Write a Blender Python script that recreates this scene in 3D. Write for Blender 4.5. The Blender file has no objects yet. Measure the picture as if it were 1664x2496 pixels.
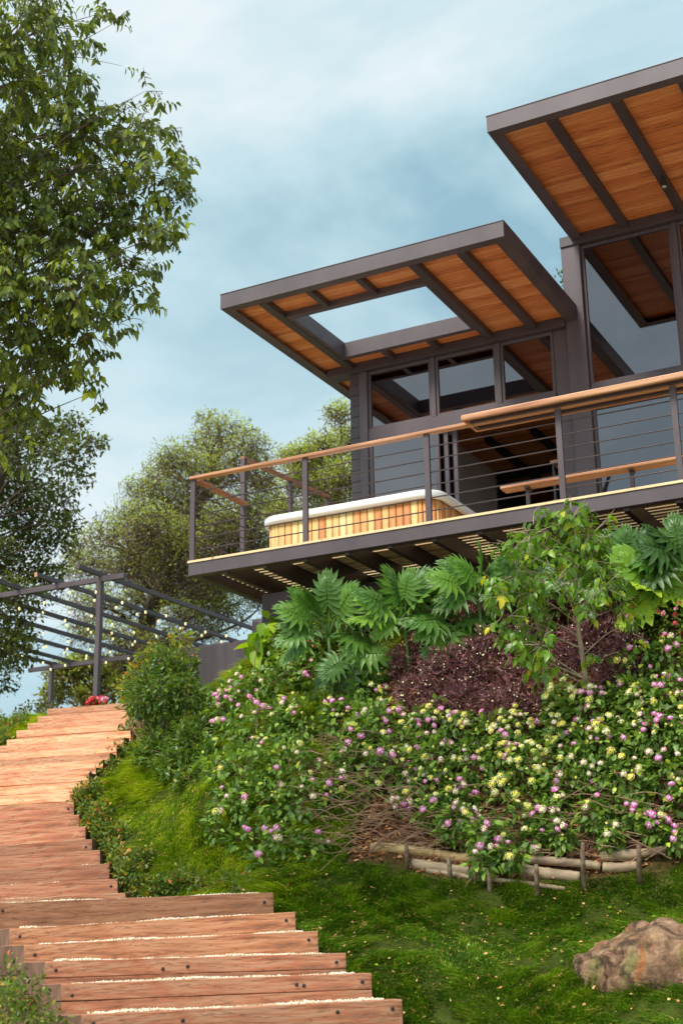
import bpy, bmesh, math, random
import numpy as np
from mathutils import Vector, Matrix
random.seed(7); rng = np.random.default_rng(11)
S = bpy.context.scene; C = bpy.context.scene.collection
R = math.radians

# ------------------------------------------------------------------ camera
YAW, PITCH, ROLL, FPX = -.483921, .303685, -.016017, 3383.3
EYE = np.array([0, 0, 1.6])
_f = np.array([math.sin(YAW)*math.cos(PITCH), math.cos(YAW)*math.cos(PITCH), math.sin(PITCH)])
_r = np.array([math.cos(YAW), -math.sin(YAW), 0]); _u = np.cross(_r, _f)
_r, _u = math.cos(ROLL)*_r+math.sin(ROLL)*_u, -math.sin(ROLL)*_r+math.cos(ROLL)*_u
cd = bpy.data.cameras.new('camera'); cam = bpy.data.objects.new('camera', cd); C.objects.link(cam)
cam.matrix_world = Matrix(((_r[0], _u[0], -_f[0], 0), (_r[1], _u[1], -_f[1], 0), (_r[2], _u[2], -_f[2], 1.6), (0, 0, 0, 1)))
cd.sensor_fit = 'HORIZONTAL'; cd.sensor_width = 36; cd.lens = 36*FPX/1664
cd.clip_end = 3000; cd.clip_start = .05
cd.dof.use_dof = True; cd.dof.focus_distance = 12.6; cd.dof.aperture_fstop = 3.5
S.camera = cam

def K(x, y, D):            # a measured point of the survey: photo pixel + distance in metres -> world
    return EYE+(_f*FPX+(x-832)*_r-(y-1248)*_u)/FPX*D

# ------------------------------------------------------------------ sky, sun, exposure
SUN_EL, SUN_AZ = R(50), R(196)     # azimuth measured clockwise from +Y
w = bpy.data.worlds.new('World'); S.world = w; w.use_nodes = True
nt = w.node_tree; nt.nodes.clear()
def N(t, **k):
    n = nt.nodes.new(t)
    for a, b in k.items(): setattr(n, a, b)
    return n
out = N('ShaderNodeOutputWorld'); bg = N('ShaderNodeBackground'); sky = N('ShaderNodeTexSky', sky_type='NISHITA')
sky.sun_disc = False; sky.sun_elevation = SUN_EL; sky.sun_rotation = SUN_AZ
tc = N('ShaderNodeTexCoord'); mp = N('ShaderNodeMapping'); mp.inputs['Scale'].default_value = (1, 1, 1.9); mp.inputs['Location'].default_value = (1.3, .45, .2)
nz = N('ShaderNodeTexNoise'); nz.inputs['Scale'].default_value = 2.3; nz.inputs['Detail'].default_value = 5; nz.inputs['Roughness'].default_value = .56
nz.inputs['Distortion'].default_value = .4
cr = N('ShaderNodeValToRGB')
cr.color_ramp.elements[0].position = .36; cr.color_ramp.elements[0].color = (.27, .45, .54, 1)
cr.color_ramp.elements[1].position = .66; cr.color_ramp.elements[1].color = (.73, .81, .83, 1)
e = cr.color_ramp.elements.new(.5); e.color = (.47, .65, .71, 1)
# clouds glow more around the veiled sun
dt = N('ShaderNodeVectorMath', operation='DOT_PRODUCT'); dt.inputs[1].default_value = (math.sin(SUN_AZ)*math.cos(SUN_EL*.7), math.cos(SUN_AZ)*math.cos(SUN_EL*.7), math.sin(SUN_EL*.7))
gr = N('ShaderNodeValToRGB'); gr.color_ramp.elements[0].position = .2; gr.color_ramp.elements[0].color = (.58, .58, .58, 1); gr.color_ramp.elements[1].position = 1; gr.color_ramp.elements[1].color = (1, .97, .92, 1)
gm = N('ShaderNodeMix', data_type='RGBA', blend_type='MULTIPLY'); gm.inputs[0].default_value = 1
g2 = N('ShaderNodeMix', data_type='RGBA', blend_type='MULTIPLY'); g2.inputs[0].default_value = 1; g2.inputs[7].default_value = (1.76, 1.74, 1.74, 1)
nt.links.new(tc.outputs['Generated'], dt.inputs[0]); nt.links.new(dt.outputs['Value'], gr.inputs[0]); nt.links.new(gr.outputs[0], g2.inputs[6]); nt.links.new(g2.outputs[2], gm.inputs[7]); nt.links.new(cr.outputs[0], gm.inputs[6])
sc = N('ShaderNodeMix', data_type='RGBA', blend_type='MULTIPLY'); sc.inputs[0].default_value = 1; sc.inputs[7].default_value = (.1, .1, .1, 1)
mx = N('ShaderNodeMix', data_type='RGBA'); mx.inputs[0].default_value = .9
L = nt.links.new
L(tc.outputs['Generated'], mp.inputs[0]); L(mp.outputs[0], nz.inputs[0]); L(nz.outputs[0], cr.inputs[0])
L(sky.outputs[0], sc.inputs[6]); L(sc.outputs[2], mx.inputs[6]); L(gm.outputs[2], mx.inputs[7])
L(mx.outputs[2], bg.inputs[0]); bg.inputs[1].default_value = 1.0; L(bg.outputs[0], out.inputs[0])
sd = bpy.data.lights.new('sun', 'SUN'); sun = bpy.data.objects.new('sun', sd); C.objects.link(sun)
sd.energy = 3.1; sd.angle = R(22); sd.color = (1, .93, .84)
sv = Vector((math.sin(SUN_AZ)*math.cos(SUN_EL), math.cos(SUN_AZ)*math.cos(SUN_EL), math.sin(SUN_EL)))
sun.rotation_euler = sv.to_track_quat('Z', 'Y').to_euler()
S.view_settings.view_transform = 'Standard'; S.view_settings.look = 'None'; S.view_settings.exposure = .3
S.view_settings.gamma = 1

# ------------------------------------------------------------------ materials
def newmat(name):
    m = bpy.data.materials.new(name); m.use_nodes = True
    return m, m.node_tree, m.node_tree.nodes['Principled BSDF']
def ramp(t, stops):
    n = t.nodes.new('ShaderNodeValToRGB'); el = n.color_ramp.elements
    while len(el) < len(stops): el.new(.5)
    for q, (p, c) in zip(el, stops): q.position = p; q.color = (*c, 1)
    return n
def noise(t, scale, detail=4, vec=None, sc=(1, 1, 1), rough=.55, dist=0, coord='Object'):
    n = t.nodes.new('ShaderNodeTexNoise'); n.inputs['Scale'].default_value = scale; n.inputs['Detail'].default_value = detail
    n.inputs['Roughness'].default_value = rough; n.inputs['Distortion'].default_value = dist
    c = t.nodes.new('ShaderNodeTexCoord'); m = t.nodes.new('ShaderNodeMapping'); m.inputs['Scale'].default_value = sc
    t.links.new(c.outputs[coord], m.inputs[0]); t.links.new(m.outputs[0], n.inputs[0])
    return n
def bump(t, b, src, strength=.3, dist=.01):
    n = t.nodes.new('ShaderNodeBump'); n.inputs['Strength'].default_value = strength; n.inputs['Distance'].default_value = dist
    t.links.new(src, n.inputs['Height']); t.links.new(n.outputs[0], b.inputs['Normal'])
def mat_noise(name, stops, scale, sc=(1, 1, 1), rough=.6, bs=.2, bd=.005, detail=5, dist=0, spec=.5):
    m, t, b = newmat(name); n = noise(t, scale, detail, sc=sc, dist=dist); r = ramp(t, stops)
    t.links.new(n.outputs[0], r.inputs[0]); t.links.new(r.outputs[0], b.inputs['Base Color'])
    b.inputs['Roughness'].default_value = rough; b.inputs['Specular IOR Level'].default_value = spec
    if bs: bump(t, b, n.outputs[0], bs, bd)
    return m
def mat_timber(name, base, alt, grey):
    m, t, b = newmat(name)
    n1 = noise(t, 3.2, 8, sc=(.45, 2.6, 5), rough=.65, dist=.7); n2 = noise(t, 17, 6, sc=(.14, 1, 1.6), rough=.75, dist=.5)
    oi = t.nodes.new('ShaderNodeObjectInfo')
    r1 = ramp(t, [(.34, grey), (.45, base), (.54, alt), (.66, base), (.74, grey)]); t.links.new(n1.outputs[0], r1.inputs[0])
    r2 = ramp(t, [(.3, (.55, .52, .5)), (.43, (.88, .88, .88)), (.6, (1.05, 1.05, 1.05)), (.75, (1.18, 1.18, 1.18))]); t.links.new(n2.outputs[0], r2.inputs[0])
    mu = t.nodes.new('ShaderNodeMix'); mu.data_type = 'RGBA'; mu.blend_type = 'MULTIPLY'; mu.inputs[0].default_value = 1
    t.links.new(r1.outputs[0], mu.inputs[6]); t.links.new(r2.outputs[0], mu.inputs[7])
    hs = t.nodes.new('ShaderNodeHueSaturation'); mr = t.nodes.new('ShaderNodeMapRange')
    mr.inputs['To Min'].default_value = .66; mr.inputs['To Max'].default_value = 1.22
    t.links.new(oi.outputs['Random'], mr.inputs[0]); t.links.new(mr.outputs[0], hs.inputs['Value'])
    fr_ = t.nodes.new('ShaderNodeMath'); fr_.operation = 'MULTIPLY'; fr_.inputs[1].default_value = 7.31; t.links.new(oi.outputs['Random'], fr_.inputs[0])
    f2_ = t.nodes.new('ShaderNodeMath'); f2_.operation = 'FRACT'; t.links.new(fr_.outputs[0], f2_.inputs[0])
    f3_ = t.nodes.new('ShaderNodeMath'); f3_.operation = 'MULTIPLY'; f3_.inputs[1].default_value = .4; t.links.new(f2_.outputs[0], f3_.inputs[0])
    mt_ = t.nodes.new('ShaderNodeMix'); mt_.data_type = 'RGBA'; mt_.inputs[7].default_value = (base[0]*.78, base[1]*1.05, base[2]*1.25, 1)
    t.links.new(f3_.outputs[0], mt_.inputs[0]); t.links.new(mu.outputs[2], mt_.inputs[6]); t.links.new(mt_.outputs[2], hs.inputs['Color'])
    # dark knots and stains
    v = noise(t, 2.4, 3, sc=(1, 1.5, 2.5), rough=.5); rv = ramp(t, [(.55, (1, 1, 1)), (.66, (.68, .6, .56)), (.75, (.42, .36, .34))])
    t.links.new(v.outputs[0], rv.inputs[0])
    m2 = t.nodes.new('ShaderNodeMix'); m2.data_type = 'RGBA'; m2.blend_type = 'MULTIPLY'; m2.inputs[0].default_value = 1
    t.links.new(hs.outputs[0], m2.inputs[6]); t.links.new(rv.outputs[0], m2.inputs[7])
    # dark drying cracks along the grain
    wn = noise(t, 9, 5, sc=(.16, 1, 2.4), rough=.6, dist=.3)
    sb = t.nodes.new('ShaderNodeMath'); sb.operation = 'SUBTRACT'; sb.inputs[1].default_value = .5; t.links.new(wn.outputs[0], sb.inputs[0])
    ab = t.nodes.new('ShaderNodeMath'); ab.operation = 'ABSOLUTE'; t.links.new(sb.outputs[0], ab.inputs[0])
    rc = ramp(t, [(0, (.35, .3, .28)), (.006, (.5, .45, .42)), (.014, (1, 1, 1))]); t.links.new(ab.outputs[0], rc.inputs[0])
    m3 = t.nodes.new('ShaderNodeMix'); m3.data_type = 'RGBA'; m3.blend_type = 'MULTIPLY'; m3.inputs[0].default_value = .8
    t.links.new(m2.outputs[2], m3.inputs[6]); t.links.new(rc.outputs[0], m3.inputs[7])
    t.links.new(m3.outputs[2], b.inputs['Base Color']); b.inputs['Roughness'].default_value = .8
    bump(t, b, n2.outputs[0], .5, .012)
    return m
def mat_planks(name, c0, c1, c2, width, axis='Y', rough=.5, gap=.025):
    # boards: random tone per board and along its length, thin dark joints
    m, t, b = newmat(name)
    tcn = t.nodes.new('ShaderNodeTexCoord'); sx = t.nodes.new('ShaderNodeSeparateXYZ'); t.links.new(tcn.outputs['Object'], sx.inputs[0])
    along = {'Y': 'X', 'X': 'Z'}[axis]
    d = t.nodes.new('ShaderNodeMath'); d.operation = 'DIVIDE'; d.inputs[1].default_value = width; t.links.new(sx.outputs[axis], d.inputs[0])
    fl = t.nodes.new('ShaderNodeMath'); fl.operation = 'FLOOR'; t.links.new(d.outputs[0], fl.inputs[0])
    fr = t.nodes.new('ShaderNodeMath'); fr.operation = 'FRACT'; t.links.new(d.outputs[0], fr.inputs[0])
    wn = t.nodes.new('ShaderNodeTexWhiteNoise'); wn.noise_dimensions = '1D'; t.links.new(fl.outputs[0], wn.inputs['W'])
    # shift boards lengthwise, then vary along the grain
    ml = t.nodes.new('ShaderNodeMath'); ml.operation = 'MULTIPLY'; ml.inputs[1].default_value = 13.7; t.links.new(wn.outputs[0], ml.inputs[0])
    ad = t.nodes.new('ShaderNodeMath'); ad.operation = 'ADD'; t.links.new(sx.outputs[along], ad.inputs[0]); t.links.new(ml.outputs[0], ad.inputs[1])
    cb = t.nodes.new('ShaderNodeCombineXYZ'); t.links.new(ad.outputs[0], cb.inputs[0]); t.links.new(d.outputs[0], cb.inputs[1])
    mpn = t.nodes.new('ShaderNodeMapping'); mpn.inputs['Scale'].default_value = (1.7, 1.6, 1); t.links.new(cb.outputs[0], mpn.inputs[0])
    n = t.nodes.new('ShaderNodeTexNoise'); n.inputs['Scale'].default_value = 2; n.inputs['Detail'].default_value = 7; n.inputs['Roughness'].default_value = .65
    t.links.new(mpn.outputs[0], n.inputs[0])
    a2 = t.nodes.new('ShaderNodeMath'); a2.operation = 'MULTIPLY_ADD'; a2.inputs[1].default_value = .3
    t.links.new(wn.outputs[0], a2.inputs[0]); t.links.new(n.outputs[0], a2.inputs[2])
    r = ramp(t, [(.42, c0), (.56, c1), (.64, c1), (.82, c2)]); t.links.new(a2.outputs[0], r.inputs[0])
    g = ramp(t, [(0, (.3, .25, .22)), (gap, (.45, .4, .36)), (gap*2.2, (1, 1, 1))]); t.links.new(fr.outputs[0], g.inputs[0])
    # knots
    kn = t.nodes.new('ShaderNodeTexVoronoi'); kn.inputs['Scale'].default_value = 4.0; t.links.new(cb.outputs[0], kn.inputs[0])
    kr = ramp(t, [(0, (.22, .14, .1)), (.06, (.4, .3, .24)), (.12, (1, 1, 1))]); t.links.new(kn.outputs[0], kr.inputs[0])
    mu = t.nodes.new('ShaderNodeMix'); mu.data_type = 'RGBA'; mu.blend_type = 'MULTIPLY'; mu.inputs[0].default_value = 1
    t.links.new(r.outputs[0], mu.inputs[6]); t.links.new(g.outputs[0], mu.inputs[7])
    mk2 = t.nodes.new('ShaderNodeMix'); mk2.data_type = 'RGBA'; mk2.blend_type = 'MULTIPLY'; mk2.inputs[0].default_value = .8
    t.links.new(mu.outputs[2], mk2.inputs[6]); t.links.new(kr.outputs[0], mk2.inputs[7])
    t.links.new(mk2.outputs[2], b.inputs['Base Color']); b.inputs['Roughness'].default_value = rough
    bump(t, b, g.outputs[0], .4, .004)
    return m
def mat_leaf(name, stops, transl=.35, rough=.42, back=None, spec=.5):
    m, t, b = newmat(name)
    if name.split()[-1] in ('leaf', 'blade') and name != 'burgundy leaf': stops = [(p, (c[0]*(1.12 if 'fine' in name else 1.5)+.004, c[1]*1.08, c[2]*.75)) for p, c in stops]
    a = t.nodes.new('ShaderNodeAttribute'); a.attribute_name = 'rnd'
    r = ramp(t, stops); t.links.new(a.outputs['Fac'], r.inputs[0]); t.links.new(r.outputs[0], b.inputs['Base Color'])
    b.inputs['Roughness'].default_value = rough; b.inputs['Specular IOR Level'].default_value = spec
    if transl:
        tr = t.nodes.new('ShaderNodeBsdfTranslucent'); mx = t.nodes.new('ShaderNodeMixShader'); mx.inputs[0].default_value = transl
        br = t.nodes.new('ShaderNodeHueSaturation'); br.inputs['Value'].default_value = 1.7; br.inputs['Saturation'].default_value = 1.05; br.inputs['Hue'].default_value = .49
        t.links.new(r.outputs[0], br.inputs['Color']); t.links.new(br.outputs[0], tr.inputs[0])
        t.links.new(b.outputs[0], mx.inputs[1]); t.links.new(tr.outputs[0], mx.inputs[2])
        t.links.new(mx.outputs[0], t.nodes['Material Output'].inputs[0])
    return m
def flat(name, col, rough=.5, emit=0, metal=0, spec=.5):
    m, t, b = newmat(name); b.inputs['Base Color'].default_value = (*col, 1); b.inputs['Roughness'].default_value = rough
    b.inputs['Metallic'].default_value = metal; b.inputs['Specular IOR Level'].default_value = spec
    if emit: b.inputs['Emission Color'].default_value = (*col, 1); b.inputs['Emission Strength'].default_value = emit
    return m

STEEL = mat_noise('brown painted steel', [(.28, (.066, .045, .051)), (.5, (.090, .062, .070)), (.72, (.108, .077, .086))], 2.2, sc=(1, 1, .5), rough=.5, bs=.04, bd=.002)
STEEL_SHADED = mat_noise('brown painted steel shaded', [(.3, (.052, .034, .037)), (.7, (.068, .045, .049))], 2.5, rough=.42, bs=.03, bd=.002)  # same paint as the other steel, shade of the undersides put into the colour
SOFFIT = mat_planks('soffit boards', (.34, .085, .025), (.66, .2, .055), (.80, .33, .12), .07, 'Y')
DECKW = mat_planks('deck boards', (.66, .46, .25), (.82, .6, .34), (.88, .7, .42), .1, 'Y', .7)
RAILW = mat_noise('rail timber', [(.3, (.36, .13, .06)), (.5, (.54, .25, .12)), (.7, (.68, .37, .2))], 5, sc=(.3, 4, 4), rough=.45)
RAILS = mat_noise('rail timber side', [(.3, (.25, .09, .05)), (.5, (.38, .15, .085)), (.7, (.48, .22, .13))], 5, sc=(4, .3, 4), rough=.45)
TUBW = None
GLASS, t, b = newmat('dark reflective glass')
b.inputs['Base Color'].default_value = (.012, .008, .009, 1)
trn = t.nodes.new('ShaderNodeBsdfTransparent'); trn.inputs[0].default_value = (.55, .45, .45, 1)
gl = t.nodes.new('ShaderNodeBsdfGlossy'); gl.inputs['Color'].default_value = (.24, .195, .20, 1); gl.inputs['Roughness'].default_value = .015
ms = t.nodes.new('ShaderNodeMixShader'); ms.inputs[0].default_value = .8
t.links.new(trn.outputs[0], ms.inputs[1]); t.links.new(gl.outputs[0], ms.inputs[2]); t.links.new(ms.outputs[0], t.nodes['Material Output'].inputs[0])
INWALL = mat_noise('interior plaster', [(.3, (.7, .52, .43)), (.7, (.78, .6, .5))], 2, rough=.9, bs=0)
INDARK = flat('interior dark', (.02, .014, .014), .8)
CONC = mat_noise('dark stained concrete', [(.28, (.035, .024, .028)), (.5, (.062, .044, .051)), (.66, (.08, .06, .068)), (.74, (.2, .17, .185))], 3.2, sc=(1.6, 1, .12), rough=.75, bs=.3, bd=.01, detail=7, dist=.5)
WHITE = flat('white acrylic', (.82, .83, .84), .25)
BLACK = flat('black plastic', (.02, .018, .018), .4)
LENS = flat('pale lens', (.5, .47, .38), .15)
BULB = flat('warm bulb', (1, .86, .42), .3, .75)
BOLT = flat('rusty bolt', (.055, .045, .05), .55, metal=.6)
PAVE = mat_noise('pale gravel', [(.3, (.45, .4, .32)), (.5, (.62, .57, .47)), (.7, (.74, .7, .6))], 45, rough=.9)
PEB = mat_leaf('pebble', [(0, (.5, .38, .22)), (.15, (.74, .6, .38)), (.5, (.86, .76, .55)), (1, (.9, .86, .74))], 0, .8)
TIM_LOW = mat_timber('weathered timber', (.52, .19, .085), (.6, .29, .16), (.22, .1, .065))
TIM_RED = mat_timber('red timber', (.58, .19, .09), (.62, .32, .19), (.3, .14, .09))
TIM_UP = mat_timber('bright orange timber', (.86, .32, .15), (.9, .5, .3), (.5, .22, .13))  # brighter, more orange tone for the upper flight
TIM_END = mat_noise('timber end grain', [(.3, (.06, .035, .025)), (.5, (.16, .085, .055)), (.7, (.26, .14, .09))], 14, sc=(1, 1, .35), rough=.9, bs=.4, bd=.01, detail=7)
BARK = mat_noise('brown bark', [(.3, (.06, .04, .03)), (.7, (.16, .11, .08))], 12, sc=(1, 1, .3), rough=.9, bs=.6, bd=.02)
BARKP = mat_noise('pale bark', [(.3, (.26, .18, .12)), (.7, (.5, .4, .3))], 14, sc=(1, 1, .4), rough=.85, bs=.3)
TWIG = mat_noise('dry twig', [(.3, (.16, .08, .05)), (.7, (.46, .28, .17))], 9, rough=.9, bs=0)
GSTEM = flat('green stem', (.1, .2, .04), .5)
BAMB = mat_noise('weathered bamboo', [(.28, (.09, .065, .045)), (.42, (.28, .19, .12)), (.6, (.44, .32, .2)), (.78, (.58, .46, .32))], 5, sc=(.5, 3, 3), rough=.7, bs=.25)
BAMBY = mat_noise('yellow bamboo', [(.3, (.22, .12, .06)), (.5, (.46, .29, .12)), (.75, (.6, .44, .22))], 5, sc=(.5, 3, 3), rough=.6, bs=.2)
STAKE = mat_noise('stake bark', [(.3, (.07, .045, .03)), (.55, (.2, .13, .085)), (.75, (.4, .32, .24))], 14, rough=.9, bs=.5, bd=.01)

LEAF_BIG = mat_leaf('broad tree leaf', [(0, (.035, .065, .02)), (.4, (.085, .16, .03)), (.66, (.19, .33, .04)), (1, (.45, .62, .06))], .35, .4)
LEAF_MID = mat_leaf('dark fine leaf', [(0, (.045, .05, .018)), (.5, (.085, .115, .025)), (1, (.17, .23, .04))], .3, .6)
LEAF_FEA = mat_leaf('olive fine leaf', [(0, (.15, .10, .07)), (.3, (.22, .19, .09)), (.6, (.32, .38, .1)), (1, (.5, .62, .12))], .35, .6)
LEAF_LAN = mat_leaf('lantana leaf', [(0, (.045, .105, .035)), (.45, (.095, .24, .055)), (.8, (.2, .42, .07)), (1, (.4, .62, .1))], .3, .45)
LEAF_SHR = mat_leaf('shrub leaf', [(0, (.03, .08, .025)), (.5, (.08, .2, .04)), (.78, (.2, .36, .05)), (.9, (.55, .38, .08)), (1, (.62, .2, .07))], .3, .35)
LEAF_HED = mat_leaf('hedge leaf', [(0, (.04, .09, .025)), (.5, (.09, .2, .04)), (.75, (.22, .36, .06)), (.85, (.48, .3, .08)), (1, (.5, .13, .06))], .3, .4)
LEAF_SAP = mat_leaf('young tree leaf', [(0, (.04, .11, .025)), (.5, (.09, .25, .035)), (.8, (.2, .45, .04)), (1, (.6, .58, .05))], .35, .32)
LEAF_PHI = mat_leaf('philodendron leaf', [(0, (.03, .10, .03)), (.5, (.065, .21, .045)), (.85, (.15, .38, .06)), (1, (.3, .58, .08))], .22, .4)
LEAF_HRT = mat_leaf('bright leaf', [(0, (.08, .24, .03)), (1, (.26, .52, .05))], .35, .3)
LEAF_BUR = mat_leaf('burgundy leaf', [(0, (.09, .038, .04)), (.5, (.22, .09, .095)), (.82, (.38, .18, .17)), (1, (.58, .17, .17))], .2, .5)
LEAF_RED = mat_leaf('impatiens leaf', [(0, (.03, .09, .02)), (.6, (.07, .17, .03)), (.85, (.2, .3, .04)), (.93, (.5, .5, .06)), (1, (.4, .05, .06))], .3, .4)
GRASS = mat_leaf('grass blade', [(0, (.03, .10, .012)), (.5, (.075, .22, .02)), (.85, (.15, .34, .03)), (.95, (.28, .46, .05)), (1, (.5, .48, .2))], .3, .6, spec=.2)
GRASSL = mat_leaf('lush grass blade', [(0, (.07, .17, .012)), (.4, (.15, .33, .018)), (.75, (.28, .48, .03)), (.93, (.42, .55, .09)), (1, (.62, .62, .24))], .35, .6, spec=.2)
LITTER = mat_leaf('dry leaf', [(0, (.2, .1, .05)), (.5, (.5, .32, .17)), (1, (.72, .58, .42))], .1, .8)
PINK = flat('pink petal', (.88, .2, .55), .6); PINKL = flat('pale pink petal', (.95, .5, .75), .6)
YEL = flat('yellow petal', (.97, .86, .16), .6); CREAM = flat('cream petal', (.97, .92, .55), .6); APR = flat('apricot petal', (.9, .66, .28), .6)
REDP = flat('red petal', (.75, .03, .05), .5); ROSEP = flat('rose petal', (.85, .16, .22), .5)

# ------------------------------------------------------------------ object helpers
def tag(o, label=None, cat=None, group=None, kind=None):
    if label: o['label'] = label
    if cat: o['category'] = cat
    if group: o['group'] = group
    if kind: o['kind'] = kind
    return o
def thing(name, label, cat, loc=(0, 0, 0), rz=0, group=None):
    o = bpy.data.objects.new(name, None); C.objects.link(o); o.location = [float(q) for q in loc]; o.rotation_euler = (0, 0, rz)
    o.empty_display_size = .1
    return tag(o, label, cat, group)
def world(o):
    m = Matrix.LocRotScale(o.location, o.rotation_euler, o.scale)
    return m if o.parent is None else world(o.parent) @ o.matrix_parent_inverse @ m
def link(name, me, mat, parent=None, mats=None):
    o = bpy.data.objects.new(name, me); C.objects.link(o)
    if len(me.materials) == 0:
        for q in (mats or [mat]): me.materials.append(q)
    if parent:
        o.parent = parent
        if not LOCAL[0]: o.matrix_parent_inverse = world(parent).inverted()   # geometry is authored in world coordinates
    return o
LOCAL = [False]
class MB:
    def __init__(s): s.v = []; s.f = []; s.mi = []
    def add(s, vs, fs, mi=0):
        n = len(s.v); s.v += [tuple(map(float, q)) for q in vs]; s.f += [tuple(i+n for i in f) for f in fs]; s.mi += [mi]*len(fs); return s
    def box(s, x0, x1, y0, y1, z0, z1, mi=0):
        vs = [(x, y, z) for x in (x0, x1) for y in (y0, y1) for z in (z0, z1)]
        return s.add(vs, [(0, 1, 3, 2), (4, 6, 7, 5), (0, 4, 5, 1), (2, 3, 7, 6), (0, 2, 6, 4), (1, 5, 7, 3)], mi)
    def bar(s, p, q, w, h, mi=0):      # box beam from p to q
        p, q = Vector(p), Vector(q); d = (q-p).normalized(); side = d.cross(Vector((0, 0, 1)))
        if side.length < 1e-3: side = Vector((1, 0, 0))
        side.normalize(); up = side.cross(d)
        vs = [c+side*a*w/2+up*b*h/2 for c in (p, q) for a in (-1, 1) for b in (-1, 1)]
        return s.add(vs, [(0, 2, 3, 1), (4, 5, 7, 6), (0, 1, 5, 4), (2, 6, 7, 3), (0, 4, 6, 2), (1, 3, 7, 5)], mi)
    def tube(s, pts, rad, n=8, mi=0, cap=True):
        pts = [Vector(p) for p in pts]
        if not hasattr(rad, '__len__'): rad = [rad]*len(pts)
        rings = []; up = None
        base = len(s.v); vs = []; fs = []
        for i, p in enumerate(pts):
            d = (pts[min(i+1, len(pts)-1)]-pts[max(i-1, 0)])
            if d.length < 1e-9: d = Vector((0, 0, 1))
            d.normalize()
            if up is None: up = d.orthogonal().normalized()
            else:
                up = up-d*up.dot(d)
                up = d.orthogonal().normalized() if up.length < 1e-4 else up.normalized()
            sd_ = d.cross(up)
            for k in range(n):
                a = 2*math.pi*k/n; vs.append(p+(up*math.cos(a)+sd_*math.sin(a))*rad[i])
        for i in range(len(pts)-1):
            for k in range(n):
                k2 = (k+1) % n; fs.append((i*n+k, i*n+k2, (i+1)*n+k2, (i+1)*n+k))
        if cap: fs.append(tuple(range(n-1, -1, -1))); fs.append(tuple((len(pts)-1)*n+k for k in range(n)))
        return s.add(vs, fs, mi)
    def lathe(s, c, prof, n=16, mi=0, axis=None):
        c = Vector(c); vs = []; fs = []
        q = (Vector(axis).to_track_quat('Z', 'Y') if axis is not None else None)
        for (r, z) in prof:
            for k in range(n):
                a = 2*math.pi*k/n; p = Vector((r*math.cos(a), r*math.sin(a), z))
                vs.append(c+(q @ p if q else p))
        m = len(prof)
        for i in range(m-1):
            for k in range(n):
                k2 = (k+1) % n; fs.append((i*n+k, i*n+k2, (i+1)*n+k2, (i+1)*n+k))
        fs.append(tuple(range(n-1, -1, -1))); fs.append(tuple((m-1)*n+k for k in range(n)))
        return s.add(vs, fs, mi)
    def mesh(s, name, smooth=False):
        me = bpy.data.meshes.new(name); me.from_pydata(s.v, [], s.f); me.polygons.foreach_set('material_index', s.mi)
        if smooth: me.polygons.foreach_set('use_smooth', [True]*len(me.polygons))
        me.update(); return me
    def build(s, name, mat, parent=None, bev=0, smooth=False, mats=None):
        o = link(name, s.mesh(name, smooth), mat, parent, mats)
        if bev:
            m = o.modifiers.new('bevel', 'BEVEL'); m.width = bev; m.segments = 2; m.limit_method = 'ANGLE'
        return o
def npmesh(name, V, F, mat, parent=None, rnd=None, smooth=False, mats=None, mi=None):
    """V (n,3); F list of (m,k) index arrays"""
    me = bpy.data.meshes.new(name); V = np.ascontiguousarray(V, dtype=np.float32)
    me.vertices.add(len(V)); me.vertices.foreach_set('co', V.ravel())
    F = [f for f in F if len(f)]
    loops = np.concatenate([f.ravel() for f in F]).astype(np.int32)
    tot = np.concatenate([np.full(len(f), f.shape[1]) for f in F]).astype(np.int32)
    st = np.concatenate([[0], np.cumsum(tot)[:-1]]).astype(np.int32)
    me.loops.add(len(loops)); me.loops.foreach_set('vertex_index', loops)
    me.polygons.add(len(tot)); me.polygons.foreach_set('loop_start', st)
    if mi is not None: me.polygons.foreach_set('material_index', np.asarray(mi, dtype=np.int32))
    if smooth: me.polygons.foreach_set('use_smooth', np.ones(len(tot), dtype=bool))
    me.update(calc_edges=True)
    if rnd is not None:
        a = me.attributes.new('rnd', 'FLOAT', 'POINT'); a.data.foreach_set('value', np.ascontiguousarray(rnd, dtype=np.float32))
    return link(name, me, mat, parent, mats)

# leaf templates: x = width, y = length, z = up; unit length
def leaf8(wd=.42, fold=.06, droop=.12):
    v = np.array([(0, 0, 0), (-wd/2, .32, fold), (0, .32, 0), (wd/2, .32, fold), (-wd*.38, .68, fold-droop*.4), (0, .68, -droop*.4), (wd*.38, .68, fold-droop*.4), (0, 1, -droop)])
    return v, [np.array([(0, 2, 1), (0, 3, 2), (4, 5, 7), (5, 6, 7)]), np.array([(1, 2, 5, 4), (2, 3, 6, 5)])]
def leaf4(wd=.45, fold=.08):
    v = np.array([(0, 0, 0), (-wd/2, .45, fold), (0, 1, -.05), (wd/2, .45, fold)])
    return v, [np.array([(0, 3, 2), (0, 2, 1)])]
def inst(T, pos, d, nrm, size):
    """leaf arrays -> V, faces; d = leaf axis, nrm approx up normal"""
    v, fs = T; n = len(pos)
    d = d/np.linalg.norm(d, axis=1, keepdims=True)
    s_ = np.cross(d, nrm); s_ /= np.linalg.norm(s_, axis=1, keepdims=True)+1e-9
    u_ = np.cross(s_, d)
    P = pos[:, None, :]+size[:, None, None]*(v[None, :, 0:1]*s_[:, None, :]+v[None, :, 1:2]*d[:, None, :]+v[None, :, 2:3]*u_[:, None, :])
    off = (np.arange(n)*len(v))
    F = [(f[None]+off[:, None, None]).reshape(-1, f.shape[1]) for f in fs]
    return P.reshape(-1, 3), F, len(v)
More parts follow.
